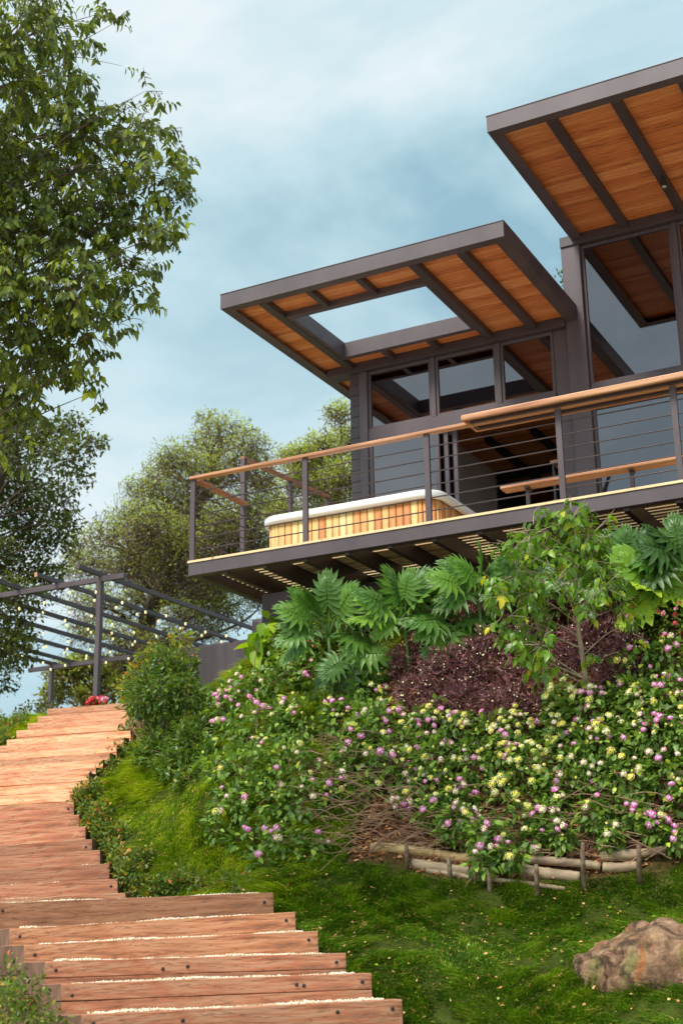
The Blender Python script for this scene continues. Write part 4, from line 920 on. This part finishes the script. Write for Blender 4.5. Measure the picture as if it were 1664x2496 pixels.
def philo(label, x, y, rpx, n, lsz, dD=0, a0=-40, a1=220, shapes=PHL, D=None, tone=.5):
    D = D or min(hitdz(x, y+rpx*.55, .3)-.15, 13.4+(1000-x)*.0015); c = K(x, y+rpx*.55, D+.15); base = np.array([c[0], c[1]+.1, gz(c[0], c[1]+.1)]); base[2] = min(base[2], c[2]-.02)
    n = int(n*1.25); lsz *= .84
    root = root_thing('philodendron', label, 'plant', base, 'philodendrons under the deck edge')
    MB().tube([base+[0, 0, -.05], c*.5+base*.5, c], [.022, .02, .016], 8).build('stem', GSTEM, root, smooth=True)
    for k in range(n):
        an = R(a0+(a1-a0)*(k+.5)/n+rng.uniform(-12, 12)); rr = rpx*rng.uniform(.25, .62)*D/FPX
        out_ = _r*math.cos(an)+_u*math.sin(an)*.9; tow = CAMV(c)*rng.uniform(.0, .5)
        b = c+out_*rr+np.array([0, 0, .04])+tow*.25
        ax = norm(out_*.9+np.array([0, 0, .05-.3*max(0, -math.sin(an))])+tow*.5+rng.normal(size=3)*.12)
        nr = norm(CAMV(c)*.75+np.array([0, 0, .9])+rng.normal(size=3)*.22)
        lf = put_leaf('leaf', shapes[rng.integers(len(shapes))], b, ax, nr, lsz*rng.uniform(.95, 1.35), LEAF_PHI, root, float(np.clip(rng.normal(tone, .2), 0, 1)))
        MB().tube(curve_pts(c-[0, 0, .05], b, .15, 5, .05), [.012, .010, .009, .008, .007, .006], 6).build('petiole', GSTEM, root, smooth=True)
philo('large philodendron hanging over the left corner of the bank below the deck', 800, 1470, 130, 11, .40)
philo('philodendron with hanging dark leaves beside the left corner plant, lower of the two', 860, 1560, 90, 6, .34, a0=180, a1=380, tone=.35)
philo('philodendron with long deep green leaves in front of the round cross beam', 985, 1440, 125, 10, .42)
philo('philodendron right above the burgundy shrub, with one leaf fanned towards the viewer', 1095, 1480, 90, 6, .40, a0=150, a1=380)
philo('philodendron just under the deck slats between the cross beam plant and the young tree', 1165, 1390, 105, 9, .42)
philo('shaded philodendron directly behind the young tree crown', 1275, 1395, 95, 8, .36, tone=.3)
philo('pale stemmed philodendron under the deck right of the young tree crown', 1515, 1345, 115, 9, .42)
philo('broad leaved monstera with slit leaves at the right edge above the red flowers', 1610, 1390, 110, 7, .50, shapes=MON, tone=.75)
philo('dark philodendron in the upper right corner of the bank, partly out of frame', 1665, 1320, 100, 8, .42, tone=.3)
philo('philodendron with fingered leaves right of the young tree crown, against the deck slats', 1440, 1345, 90, 7, .36, tone=.5)
# bright heart shaped leaves by the pier
a = shrub('arum', 'bright green plant with large heart shaped leaves beside the wall pier', 'plant', [(655, 1530, 30, 15.2), (668, 1570, 26, 15.2), (640, 1600, 26, 15.2), (625, 1570, 20, 15.3)], 42, .22, LEAF_HRT, leaf8(.8, .08, .2), droop=.7, inner=.4)
shrub('leafy_shrub', 'dark undergrowth below the philodendrons, left of the burgundy shrub', 'undergrowth', onbank([(900, 1540, 60), (940, 1600, 50), (700, 1560, 50), (760, 1500, 50), (870, 1620, 50), (1000, 1510, 60), (930, 1490, 60), (1060, 1500, 50)], -.2), 2600, .07, LEAF_MID, leaf8(.5), droop=.4, inner=.3)
shrub('leafy_shrub', 'dark undergrowth behind the young tree, under the deck joists', 'undergrowth', onbank([(1180, 1420, 60), (1280, 1390, 60), (1380, 1370, 60), (1480, 1380, 60), (1580, 1370, 60), (1300, 1450, 60), (1560, 1420, 50), (1650, 1380, 60)], -.2), 2600, .07, LEAF_MID, leaf8(.5), droop=.4, inner=.3)

# ------------------------------------------------------------------ young tree on the bank
def tree(name, label, cat, trunk, trunk_r, B, n, size, leafmat, bark, T, inner=.3, zs=.9, droop=.4, up=.5, twig_n=0, cluster=0, rn=(0, 1), limb_r=.02, forks=None, group=None, mu=.42, twig_r=.004, top_bias=0):
    base = np.array(trunk[0], float); root = root_thing(name, label, cat, base, group)
    m = MB(); m.tube(trunk, trunk_r, 9); trunk = np.array(trunk, float)
    cen = np.array([K(b[0], b[1], b[3]) for b in B]); rad = np.array([b[2]*b[3]/FPX for b in B])
    tt = np.array([trunk[i]*(1-u)+trunk[i+1]*u for i in range(len(trunk)-1) for u in np.linspace(0, 1, 6)])
    done_ = []
    for c in cen:      # limb from the trunk point a little below the clump
        dd = np.linalg.norm(tt-c, axis=1)+2.0*np.maximum(tt[:, 2]-c[2]+.3*np.linalg.norm((tt-c)[:, :2], axis=1), 0)
        s0 = tt[np.argmin(dd)]; lr_ = limb_r*min(1, .25+rad[len(done_)]/rad.max()); done_.append(1); m.tube(curve_pts(s0, c, .10, 8, .08), np.linspace(lr_, lr_*.12, 9), 6, cap=False)
    m.build('trunk', bark, root, smooth=True)
    tw = MB()
    if cluster:
        nt_ = n//cluster; P, o, c_, rd, idx = blobs(B, nt_, inner, zs); Ps = []; ds = []; ns_ = []; rs = []
        for k in range(nt_):
            src = c_[idx[k]]+(P[k]-c_[idx[k]])*rng.uniform(.2, .5); tipd = norm(o[k]+np.array([0, 0, .15])+rng.normal(size=3)*.3)
            end = P[k]+tipd*size*1.2
            if k % max(1, nt_//max(twig_n, 1)) == 0 or np.linalg.norm(P[k]-c_[idx[k]]) > .8*rd[idx[k]]: tw.tube(curve_pts(src, end, .06, 4, .07), [twig_r, twig_r*.9, twig_r*.7, twig_r*.6, twig_r*.4], 4, cap=False)
            br = rng.normal(0, .14)
            side = norm(np.cross(tipd, [0, 0, 1]))
            for j in range(cluster):
                f_ = j/cluster; p = P[k]+tipd*size*1.3*(f_-.1); Ps.append(p)
                ds.append(norm(tipd*.45+side*(1 if j % 2 else -1)*.5+np.array([0, 0, -.9*droop*2])+rng.normal(size=3)*.2)); ns_.append(norm(tipd*.9+np.array([0, 0, .5])+rng.normal(size=3)*.35)); rs.append(mu+br+rng.normal(0, .14))
        Ps, ds, ns_, rs = map(np.array, (Ps, ds, ns_, rs)); sz = size*rng.uniform(.65, 1.15, len(Ps))
    else:
        Ps, o, c_, rd, idx = blobs(B, n, inner, zs); ds = norm(o*.6+rng.normal(size=(n, 3))*.7+np.array([0, 0, -droop])); ns_ = norm(np.array([0, 0, 1.])+rng.normal(size=(n, 3))*up)
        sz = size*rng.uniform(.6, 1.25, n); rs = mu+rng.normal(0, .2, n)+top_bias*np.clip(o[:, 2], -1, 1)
        for k in rng.choice(n, min(n, twig_n), replace=False):
            src = c_[idx[k]]+(Ps[k]-c_[idx[k]])*rng.uniform(.3, .65)+rng.normal(size=3)*.25*rd[idx[k]]; tw.tube(curve_pts(src, Ps[k], .05, 3, .1), [twig_r, twig_r*.8, twig_r*.6, twig_r*.4], 4, cap=False)
    leaves('crown', T, Ps, ds, ns_, sz, leafmat, root, np.clip(rn[0]+(rn[1]-rn[0])*np.clip(rs, 0, 1), 0, 1))
    if tw.v: tw.build('twigs', bark, root, smooth=False)
    return root
Dt = hit(1430, 1700)-.15
Bt = [(1390, 1270, 45), (1340, 1290, 50), (1290, 1300, 45), (1440, 1300, 45), (1250, 1330, 35), (1350, 1350, 55), (1430, 1370, 50), (1260, 1390, 45), (1220, 1440, 40), (1290, 1440, 50), (1350, 1430, 45), (1230, 1500, 45), (1300, 1510, 50), (1260, 1570, 42), (1320, 1570, 45), (1470, 1430, 42), (1500, 1400, 32), (1440, 1470, 38), (1510, 1480, 32), (1540, 1540, 26), (1330, 1640, 32), (1290, 1620, 28), (1400, 1200+75, 35), (1460, 1600, 22)]
tree('young_tree', 'slender young tree with pale forked trunk and glossy leaves before the burgundy shrubs', 'tree',
     [K(1432, 1715, Dt), K(1425, 1640, Dt-.05), K(1410, 1540, Dt-.1), K(1404, 1450, Dt-.15), K(1402, 1350, Dt-.15), K(1398, 1280, Dt-.15)], [.030, .024, .02, .017, .012, .007],
     [(x, y, r, Dt-.3+rng.uniform(-.2, .2)) for x, y, r in Bt], 1350, .10, LEAF_SAP, BARKP, leaf8(.52, .06, .25), cluster=4, droop=.35, twig_n=220, limb_r=.010, inner=.2, zs=1, mu=.5)

# ------------------------------------------------------------------ big tree at the left, its trunk outside the frame
def rb(L_, D0, jit, sc=1.): return [(x+rng.uniform(-12, 12), y+rng.uniform(-12, 12), r*sc, D0+rng.uniform(-jit, jit)) for x, y, r in L_]
BL = rb([(40, 60, 100), (130, 50, 80), (210, 90, 45), (20, 190, 110), (130, 180, 85), (210, 200, 40), (60, 310, 120), (180, 310, 90), (260, 290, 55), (60, 440, 120), (190, 430, 110), (300, 400, 70), (370, 400, 40),
         (60, 570, 130), (200, 560, 120), (320, 540, 80), (400, 480, 40), (390, 570, 45), (60, 700, 130), (200, 690, 110), (310, 670, 80), (380, 650, 42), (60, 830, 120), (190, 800, 95), (280, 780, 55), (40, 940, 95), (150, 900, 75), (220, 880, 45), (40, 1030, 60), (90, 1000, 40),
         (-90, 150, 150), (-110, 420, 170), (-110, 700, 170), (-100, 930, 130), (430, 400, 20), (455, 430, 28), (440, 500, 34), (430, 380, 34), (400, 440, 50), (380, 340, 45), (410, 560, 40), (400, 330, 28), (360, 215, 22), (395, 235, 18), (300, 170, 16), (440, 520, 20), (230, 960, 30), (80, 1110, 22), (20, 1105, 26), (60, 1140, 14), (270, 60, 25)], 10.6, .8, .93)
BL += [(466, 572, 13, 10.4), (330, 330, 50, 10.6), (345, 740, 40, 10.6), (250, 30, 40, 10.7)]
tx = K(-420, 2000, 11.2)
tree('broadleaf_tree', 'big broadleaf tree with drooping glossy leaves filling the upper left of the photo', 'tree',
     [(tx[0], tx[1], gz(tx[0], tx[1])-.2), K(-400, 1700, 11.2), K(-330, 1300, 11.1), K(-240, 900, 11), K(-170, 500, 10.9), K(-110, 100, 10.8), K(-60, -250, 10.8)], [.2, .17, .15, .12, .09, .06, .03],
     BL, 17000, .082, LEAF_BIG, BARK, leaf8(.44, .07, .2), cluster=6, droop=.42, twig_n=900, limb_r=.03, inner=.1, zs=1, mu=.36, twig_r=.0035)
# second tree behind it
B2 = rb([(30, 1080, 90), (110, 1060, 70), (180, 1040, 50), (40, 1170, 100), (150, 1120, 70), (225, 1085, 40), (255, 1075, 20), (60, 1260, 100), (150, 1210, 70), (205, 1160, 32), (40, 1370, 100), (130, 1310, 60), (180, 1270, 35), (30, 1470, 90), (110, 1420, 55), (20, 1570, 75), (60, 1540, 45), (15, 1660, 50), (45, 1620, 30), (20, 1010, 60), (-70, 1150, 110), (-80, 1350, 120), (-60, 1550, 100), (190, 1330, 22), (150, 1380, 25)], 23, 1.2)
tx = K(-150, 1700, 23.5)
tree('fine_leaved_tree', 'dark fine leaved tree below the big drooping crown at the left edge', 'tree', [(tx[0], tx[1], gz(tx[0], tx[1])-.3), K(-140, 1550, 23.5), K(-60, 1350, 23.3), K(0, 1150, 23), K(20, 1000, 23)], [.25, .2, .15, .1, .05],
     B2, 15000, .1, LEAF_MID, BARK, leaf4(.5), twig_n=900, limb_r=.035, inner=.1, zs=.8, droop=.1, mu=.42, twig_r=.008, top_bias=.2)
UPB[0] = .3
# feathery trees behind the deck and pergola
B3 = rb([(230, 1480, 70), (300, 1570, 70), (400, 1590, 60), (480, 1470, 90), (200, 1560, 50), (450, 1380, 110), (560, 1320, 100), (350, 1350, 90), (560, 1050, 60), (620, 1070, 45), (500, 1090, 60), (430, 1120, 60), (380, 1150, 45), (340, 1190, 45), (400, 1210, 80), (500, 1180, 85), (590, 1150, 80), (640, 1180, 55), (310, 1260, 60), (260, 1310, 60), (200, 1320, 40), (370, 1310, 85), (480, 1290, 90), (590, 1270, 90), (670, 1240, 60), (230, 1390, 60), (310, 1400, 70), (410, 1410, 80), (520, 1400, 80), (620, 1380, 80), (690, 1340, 50), (330, 1490, 60), (440, 1500, 65), (550, 1490, 65), (630, 1460, 50), (380, 1570, 40), (500, 1560, 45), (170, 1360, 35), (510, 1015, 30), (160, 1400, 30)], 31, 2)
tx = K(340, 1730, 31.5)
tree('feathery_tree', 'tall feathery tree with olive umbrella crown behind the pergola and deck corner', 'tree', [(tx[0], tx[1], gz(tx[0], tx[1])-.3), K(335, 1600, 31.5), K(370, 1480, 31.5), K(430, 1350, 31.5), K(500, 1200, 31.5), K(540, 1090, 31.5)], [.28, .24, .2, .15, .1, .05],
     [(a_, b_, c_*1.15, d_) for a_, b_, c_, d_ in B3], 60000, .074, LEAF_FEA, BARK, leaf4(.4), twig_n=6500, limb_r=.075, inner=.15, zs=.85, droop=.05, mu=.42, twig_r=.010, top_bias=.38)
B4 = rb([(830, 1020, 40), (850, 1080, 55), (790, 1090, 50), (740, 1100, 40), (710, 1130, 35), (770, 1150, 60), (840, 1160, 60), (720, 1190, 50), (800, 1220, 60), (700, 1250, 50), (770, 1280, 50), (850, 1250, 50), (905, 1140, 50)], 29, 1.5)
tx = K(850, 1500, 30)
tree('feathery_tree', 'feathery tree behind the tub, between the tall umbrella crown and the house', 'tree', [(tx[0], tx[1], gz(tx[0], tx[1])-.3), K(840, 1400, 30), K(810, 1250, 29.8), K(830, 1100, 29.5)], [.25, .2, .14, .06],
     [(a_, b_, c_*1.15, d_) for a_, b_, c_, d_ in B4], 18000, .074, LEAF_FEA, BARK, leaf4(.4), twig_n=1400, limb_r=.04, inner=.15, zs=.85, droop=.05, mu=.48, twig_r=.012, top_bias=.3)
B5 = rb([(150, 1655, 45), (200, 1640, 45), (260, 1650, 50), (300, 1630, 40), (170, 1620, 30), (140, 1700, 40), (220, 1700, 45), (290, 1690, 45), (120, 1640, 16), (340, 1660, 40), (400, 1640, 40)], 26, 1)
tx = K(230, 1740, 32)
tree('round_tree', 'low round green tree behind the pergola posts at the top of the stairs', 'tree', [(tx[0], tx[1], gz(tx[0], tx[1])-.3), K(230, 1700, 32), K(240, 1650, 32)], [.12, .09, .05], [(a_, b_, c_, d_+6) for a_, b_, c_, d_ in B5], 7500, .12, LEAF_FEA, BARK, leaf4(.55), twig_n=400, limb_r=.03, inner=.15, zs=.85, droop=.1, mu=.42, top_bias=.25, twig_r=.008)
UPB[0] = 0
# little plant seen above the lower roof against the sky
rp = thing('rooftop_plant', 'tiny spiky plant showing above the lower roof beside the tall column', 'plant', (-4.75, 15.4, ZR+.19))
m = MB(); tips = [K(1363, 668, 17.2), K(1372, 690, 17.2), K(1382, 700, 17.2), K(1390, 718, 17.2), K(1378, 722, 17.2)]; b0 = K(1396, 760, 17.2)
for q in tips: m.tube(curve_pts(b0, q, .05, 4, .05), [.008, .006, .005, .004, .003], 5, cap=False)
m.build('stem', TWIG, rp, smooth=True); P = np.repeat(np.array(tips), 9, 0)+rng.normal(0, .02, (45, 3)); leaves('foliage', leaf4(.28), P, norm(rng.normal(size=(45, 3))+[0, 0, .8]), norm(rng.normal(size=(45, 3))), np.full(45, .07), LEAF_MID, rp, rng.random(45))

# ------------------------------------------------------------------ bamboo edging
def bnode_tube(m, a, b, r):
    a, b = np.array(a), np.array(b); L_ = np.linalg.norm(b-a); pts = []; rr = []; nx_ = max(2, int(L_/.16)); bend = rng.normal(0, .01, 3)
    for k in range(nx_*6+1):
        u = k/(nx_*6); pts.append(a*(1-u)+b*u+bend*math.sin(math.pi*u)); rr.append(1.22*r*(1.09 if k % 6 == 3 else 1.0)*(1-.1*u))
    return m.tube(pts, rr, 10)
logs = [((905, 2068), (1060, 2084), .036, BAMBY, 'yellowish bamboo pole, left and topmost in the low edging'),
        ((1062, 2084), (1185, 2092), .036, BAMBY, 'yellowish bamboo pole continuing the top row under the drooping lantana'),
        ((1005, 2106), (1205, 2130), .036, BAMB, 'grey bamboo pole in the second row below the yellowish ones'),
        ((1040, 2122), (1190, 2146), .018, BAMB, 'thin dark bamboo pole lowest on the left of the edging'),
        ((1255, 2120), (1412, 2140), .042, BAMB, 'thickest grey bamboo pole, left of the mottled stake'),
        ((1195, 2144), (1376, 2168), .017, BAMB, 'thin pale bamboo pole lowest in the middle of the edging'),
        ((1280, 2096), (1462, 2112), .030, BAMB, 'grey bamboo pole of the upper row running behind the mottled stake'),
        ((1466, 2088), (1558, 2084), .040, BAMB, 'short thick bamboo pole left of the rightmost stake'),
        ((1468, 2114), (1552, 2110), .034, BAMB, 'short pale bamboo pole under the thick short one'),
        ((1560, 2082), (1740, 2056), .028, BAMB, 'bamboo pole leaving the photo at the right edge'),
        ((640, 2054), (810, 2058), .020, BAMB, 'dark bamboo pole half hidden under the large left lantana'),
        ((1255, 1852), (1365, 1846), .024, BAMB, 'weathered pale pole high on the bank beside the yellow flowers'),
        ((1262, 1878), (1400, 1884), .026, BAMB, 'grey pole just below the high pale one'),
        ((1378, 1910), (1560, 1936), .030, BAMB, 'long pale pole across the bank right of the yellow flowers'),
        ((1590, 1888), (1700, 1884), .022, BAMB, 'whitish pole high on the bank at the right edge')]
for (a, b, r_, mt, lb) in logs:
    Da, Db = hit(*a)-.05, hit(*b)-.05; o = bnode_tube(MB(), K(*a, Da), K(*b, Db), r_).build('bamboo_pole', mt, smooth=True)
    tag(o, lb, 'bamboo pole', 'bamboo poles edging the planted bank')
stakes = [((990, 2062), (992, 2100), 'short dark stake holding the left end of the yellowish poles'), ((1094, 2092), (1098, 2138), 'brown stake across the grey and thin dark poles'), ((1420, 2055), (1421, 2152), 'mottled grey stake, tallest of the edging'),
          ((1556, 2060), (1557, 2135), 'bark covered stake, rightmost of the edging'), ((1306, 2108), (1307, 2166), 'thin reddish stake in front of the thickest grey pole'), ((1192, 2128), (1193, 2160), 'stub of a stake between the two thin low poles')]
for (a, b, lb) in stakes:
    D = hit(*b)-.10; m = MB(); p, q = K(*a, D), K(*b, D); m.tube([p, p*.6+q*.4+rng.normal(0, .004, 3), q-[0, 0, .08]], [.017, .02, .021], 8); tag(m.build('stake', STAKE, smooth=True), lb, 'stake', 'stakes of the bamboo edging')
# dry stems tangled on the soil
m = MB()
for k in range(1100):
    x = rng.uniform(780, 1690); y = rng.uniform(1800, 2085)
    if (x > 1090 and y < 1950) or (x > 1090 and rng.random() < .4): continue
    D = hit(x, y)-rng.uniform(.0, .22); a = K(x, y, D); L_ = rng.uniform(.12, .5); an = rng.uniform(-.7, .7)
    b = a+_r*math.cos(an)*L_*rng.choice([-1, 1])+np.array([0, 0, 1])*math.sin(an)*L_*.7; rr = rng.uniform(.002, .0055); m.tube(curve_pts(a, b, rng.uniform(-.15, .2), 4, .08), [rr]*5, 4, cap=False)
tag(m.build('dry_stems', TWIG), 'tangle of brown dry stems on the bare soil between the lantanas', 'dry stems', kind='stuff')

# ------------------------------------------------------------------ boulder
D = hit(1560, 2400); c = K(1650, 2420, D+.14)
bm = bmesh.new(); bmesh.ops.create_icosphere(bm, subdivisions=6, radius=1)
pl = [(norm(np.array(n_, float)), d_) for n_, d_ in (((-.2, -1, .25), .72), ((-.8, -.6, .2), .78), ((.4, -.9, .1), .75), ((0, -.5, 1), .74), ((-.6, -.2, .9), .76), ((-1, -.1, -.2), .86), ((.1, -.9, -.7), .74), ((.8, -.2, .8), .8), ((-.5, -.9, -.35), .8), ((.3, .2, 1), .78), ((-.25, -.75, .65), .755))]
from mathutils import noise as mn
for v in bm.verts:
    p = np.array(v.co)
    for n_, d_ in pl:
        s_ = p@n_-d_
        if s_ > 0: p = p-n_*s_*.93
    q = Vector(p.tolist()); dn = mn.fractal(q*2.2, 1, 2, 5)*.07+mn.fractal(q*7, 1, 2, 4)*.03-.09*max(0, .12-abs(mn.noise(q*2.3+Vector((4, 1, 2)))))/.12*.6+mn.cell(q*2.6)*.02; q = q*(1+dn)
    v.co = Vector((q.x*.70, q.y*.50, q.z*.56))
me = bpy.data.meshes.new('boulder'); bm.to_mesh(me); bm.free()
me.polygons.foreach_set('use_smooth', [True]*len(me.polygons))
mr_, t, b = newmat('lichen rock')
n1 = noise(t, 5, 9, rough=.7, dist=.4); n2 = noise(t, 4.2, 8, dist=1.2, rough=.7, sc=(1.6, 1, .7)); n3 = noise(t, 22, 8, rough=.75); n4 = noise(t, 4.1, 6, sc=(1.3, 1, .7), dist=1)
r1 = ramp(t, [(.3, (.06, .035, .02)), (.44, (.22, .12, .065)), (.54, (.38, .22, .13)), (.64, (.52, .33, .2)), (.74, (.26, .16, .09))]); t.links.new(n1.outputs[0], r1.inputs[0])
r2 = ramp(t, [(.54, (0, 0, 0)), (.62, (.75, .75, .75))]); t.links.new(n2.outputs[0], r2.inputs[0])
r4 = ramp(t, [(.55, (0, 0, 0)), (.64, (.8, .8, .8))]); t.links.new(n4.outputs[0], r4.inputs[0])
ma = t.nodes.new('ShaderNodeMix'); ma.data_type = 'RGBA'; t.links.new(r2.outputs[0], ma.inputs[0]); t.links.new(r1.outputs[0], ma.inputs[6]); ma.inputs[7].default_value = (.42, .14, .035, 1)
mb_ = t.nodes.new('ShaderNodeMix'); mb_.data_type = 'RGBA'; t.links.new(r4.outputs[0], mb_.inputs[0]); t.links.new(ma.outputs[2], mb_.inputs[6]); mb_.inputs[7].default_value = (.22, .2, .06, 1)
vc = t.nodes.new('ShaderNodeTexVoronoi'); vc.feature = 'DISTANCE_TO_EDGE'; vc.inputs['Scale'].default_value = 3.2
tcx = t.nodes.new('ShaderNodeTexCoord'); vm = t.nodes.new('ShaderNodeMix'); vm.data_type = 'RGBA'; vm.inputs[0].default_value = .28; t.links.new(tcx.outputs['Object'], vm.inputs[6]); t.links.new(n1.outputs['Color'], vm.inputs[7]); t.links.new(vm.outputs[2], vc.inputs[0])
rk = ramp(t, [(0, (.12, .1, .09)), (.03, (.45, .42, .4)), (.08, (1, 1, 1))]); t.links.new(vc.outputs[0], rk.inputs[0])
sp_ = ramp(t, [(.35, (.6, .55, .5)), (.5, (1, 1, 1)), (.68, (1.35, 1.3, 1.25))]); t.links.new(n3.outputs[0], sp_.inputs[0])
mk_ = t.nodes.new('ShaderNodeMix'); mk_.data_type = 'RGBA'; mk_.blend_type = 'MULTIPLY'; mk_.inputs[0].default_value = .85; t.links.new(mb_.outputs[2], mk_.inputs[6]); t.links.new(rk.outputs[0], mk_.inputs[7])
mz_ = t.nodes.new('ShaderNodeMix'); mz_.data_type = 'RGBA'; mz_.blend_type = 'MULTIPLY'; mz_.inputs[0].default_value = 1; t.links.new(mk_.outputs[2], mz_.inputs[6]); t.links.new(sp_.outputs[0], mz_.inputs[7])
t.links.new(mz_.outputs[2], b.inputs['Base Color']); b.inputs['Roughness'].default_value = .9; bump(t, b, n3.outputs[0], .9, .04)
o = link('boulder', me, mr_); o.location = c.tolist(); o.rotation_euler = (0, .06, .35); tag(o, 'rough brown boulder with orange lichen in the grass at the bottom right', 'boulder')

# ------------------------------------------------------------------ grass, litter
def proj(P):
    v = P-EYE; k = v@_f; return 832+FPX*(v@_r)/k, 1248-FPX*(v@_u)/k
def grass(name, label, n, box, mat, h, wdt, mask, comb, rs):
    x = rng.uniform(box[0], box[1], n); y = rng.uniform(box[2], box[3], n); z = ground(x, y); P = np.stack([x, y, z], 1); px_, py_ = proj(P+[0, 0, .05])
    k = (px_ > -60) & (px_ < 2500) & (py_ > 0) & (py_ < 2560) & mask(x, y) & ~in_stairs(x, y)[0]
    P = P[k]; n = len(P); x, y = P[:, 0], P[:, 1]
    e = .06; gxx = (ground(x+e, y)-ground(x-e, y))/(2*e); gyy = (ground(x, y+e)-ground(x, y-e))/(2*e); down = norm(np.stack([-gxx, -gyy, -(gxx**2+gyy**2)], 1))
    tuft = np.sin(x*9+2*np.sin(y*7))*np.sin(y*8+2*np.sin(x*6)); tuft2 = np.sin(x*23+y*9)*np.sin(y*21-x*7)
    flow = np.stack([np.sin(x*4.1+y*2.3), np.cos(y*3.7-x*1.9), 0*x], 1)
    H = h*rng.uniform(.45, 1.15, n)*np.clip(1+.6*tuft+.35*tuft2, .55, 2.2)
    lean = norm(down*comb+flow*.7+rng.normal(size=(n, 3))*[.5, .5, .1]); up_ = np.array([0, 0, 1.])
    s_ = norm(np.cross(lean, up_)+rng.normal(size=(n, 3))*.3); w_ = wdt*rng.uniform(.6, 1.3, n)
    b0 = P-[0, 0, .01]; m1 = b0+(up_*.75+lean*.35)*(H*.55)[:, None]; tp = b0+(up_*(.75)+lean*1.0)*(H*.92)[:, None]
    V = np.stack([b0-s_*w_[:, None], b0+s_*w_[:, None], m1-s_*w_[:, None]*.8, m1+s_*w_[:, None]*.8, tp], 1).reshape(-1, 3)
    o_ = np.arange(n)*5; Q = o_[:, None]+np.array([0, 1, 3, 2])[None]; T3 = o_[:, None]+np.array([2, 3, 4])[None]
    al = x*.8-y*.6; cr_ = x*.6+y*.8      # clumps drawn out along the slope
    r = np.clip(rng.normal(rs, .16, n)+(.20*tuft+.1*tuft2)+.1*np.sin(x*1.7+1)*np.sin(y*2.1)+.22*np.sin(cr_*15+2*np.sin(al*3))*np.sin(al*4+cr_*3), 0, 1)
    r = np.where(rng.random(n) < .06, 1.0, np.clip(r, 0, .86)); rr = np.repeat(r, 5); rr[0::5] *= .8; rr[1::5] *= .8
    tag(npmesh(name, V, [Q, T3], mat, rnd=rr), label, 'grass', kind='stuff'); return P
lawn = grass('grass', 'dark green lawn sloping below the bamboo edging', 620000, (-6.4, .8, 7.9, 14.0), GRASS, .085, .0036, lambda x, y: (soil_mask(x, y) < .4) & (x > -6.2), .6, .42)
grass('grass', 'bright combed grass of the mound between the stairs and the lantanas', 380000, (-12.8, -5.6, 9.6, 15.4), GRASSL, .12, .0042, lambda x, y: (soil_mask(x, y) < .3) & (y > 9.3), 1.6, .4)
grass('grass', 'grass on the terrace beside and behind the top of the stairs', 90000, (-17, -10, 12, 20), GRASSL, .09, .006, lambda x, y: x < -9.5, .4, .5)
# coarse tufts growing over the bamboo
lawn = lawn[lawn[:, 0] < -1.7]; k = rng.choice(len(lawn), 520); P = lawn[k]; d = norm(rng.normal(size=(520, 3))+[0, 0, 1.0])
leaves('fallen_leaves', leaf8(.5, .08, .1), P+[0, 0, .05], norm(rng.normal(size=(520, 3))*[1, 1, .3]), d, rng.uniform(.014, .036, 520), LITTER, None, rng.random(520))
tag(bpy.data.objects['fallen_leaves'], 'small tan fallen leaves and petals scattered over the lawn', 'fallen leaves', kind='stuff')
n = 9000; x = rng.uniform(-6.2, -1.8, n); y = rng.uniform(10.5, 12.8, n); kk = soil_mask(x, y) > .5; x, y = x[kk], y[kk]; P = np.stack([x, y, ground(x, y)+.012], 1)
o = leaves('leaf_litter', leaf8(.5, .12, .1), P, norm(rng.normal(size=(len(P), 3))*[1, 1, .4]), norm(rng.normal(size=(len(P), 3))*.6+[0, -.4, 1.0]), rng.uniform(.03, .07, len(P)), LITTER, None, rng.random(len(P))**2*.7)
tag(o, 'brown dead leaves lying on the soil of the planted bank', 'dead leaves', kind='stuff')
k = rng.choice(len(lawn), 260); P = lawn[k]
o = leaves('clover', leaf8(.8, .05, .05), P+[0, 0, .05], norm(rng.normal(size=(260, 3))*[1, 1, .2]), norm(rng.normal(size=(260, 3))*.3+[0, -.3, 1]), rng.uniform(.02, .035, 260), LEAF_HRT, None, rng.random(260))
tag(o, 'tiny bright green weeds dotted through the lawn', 'weeds', kind='stuff')
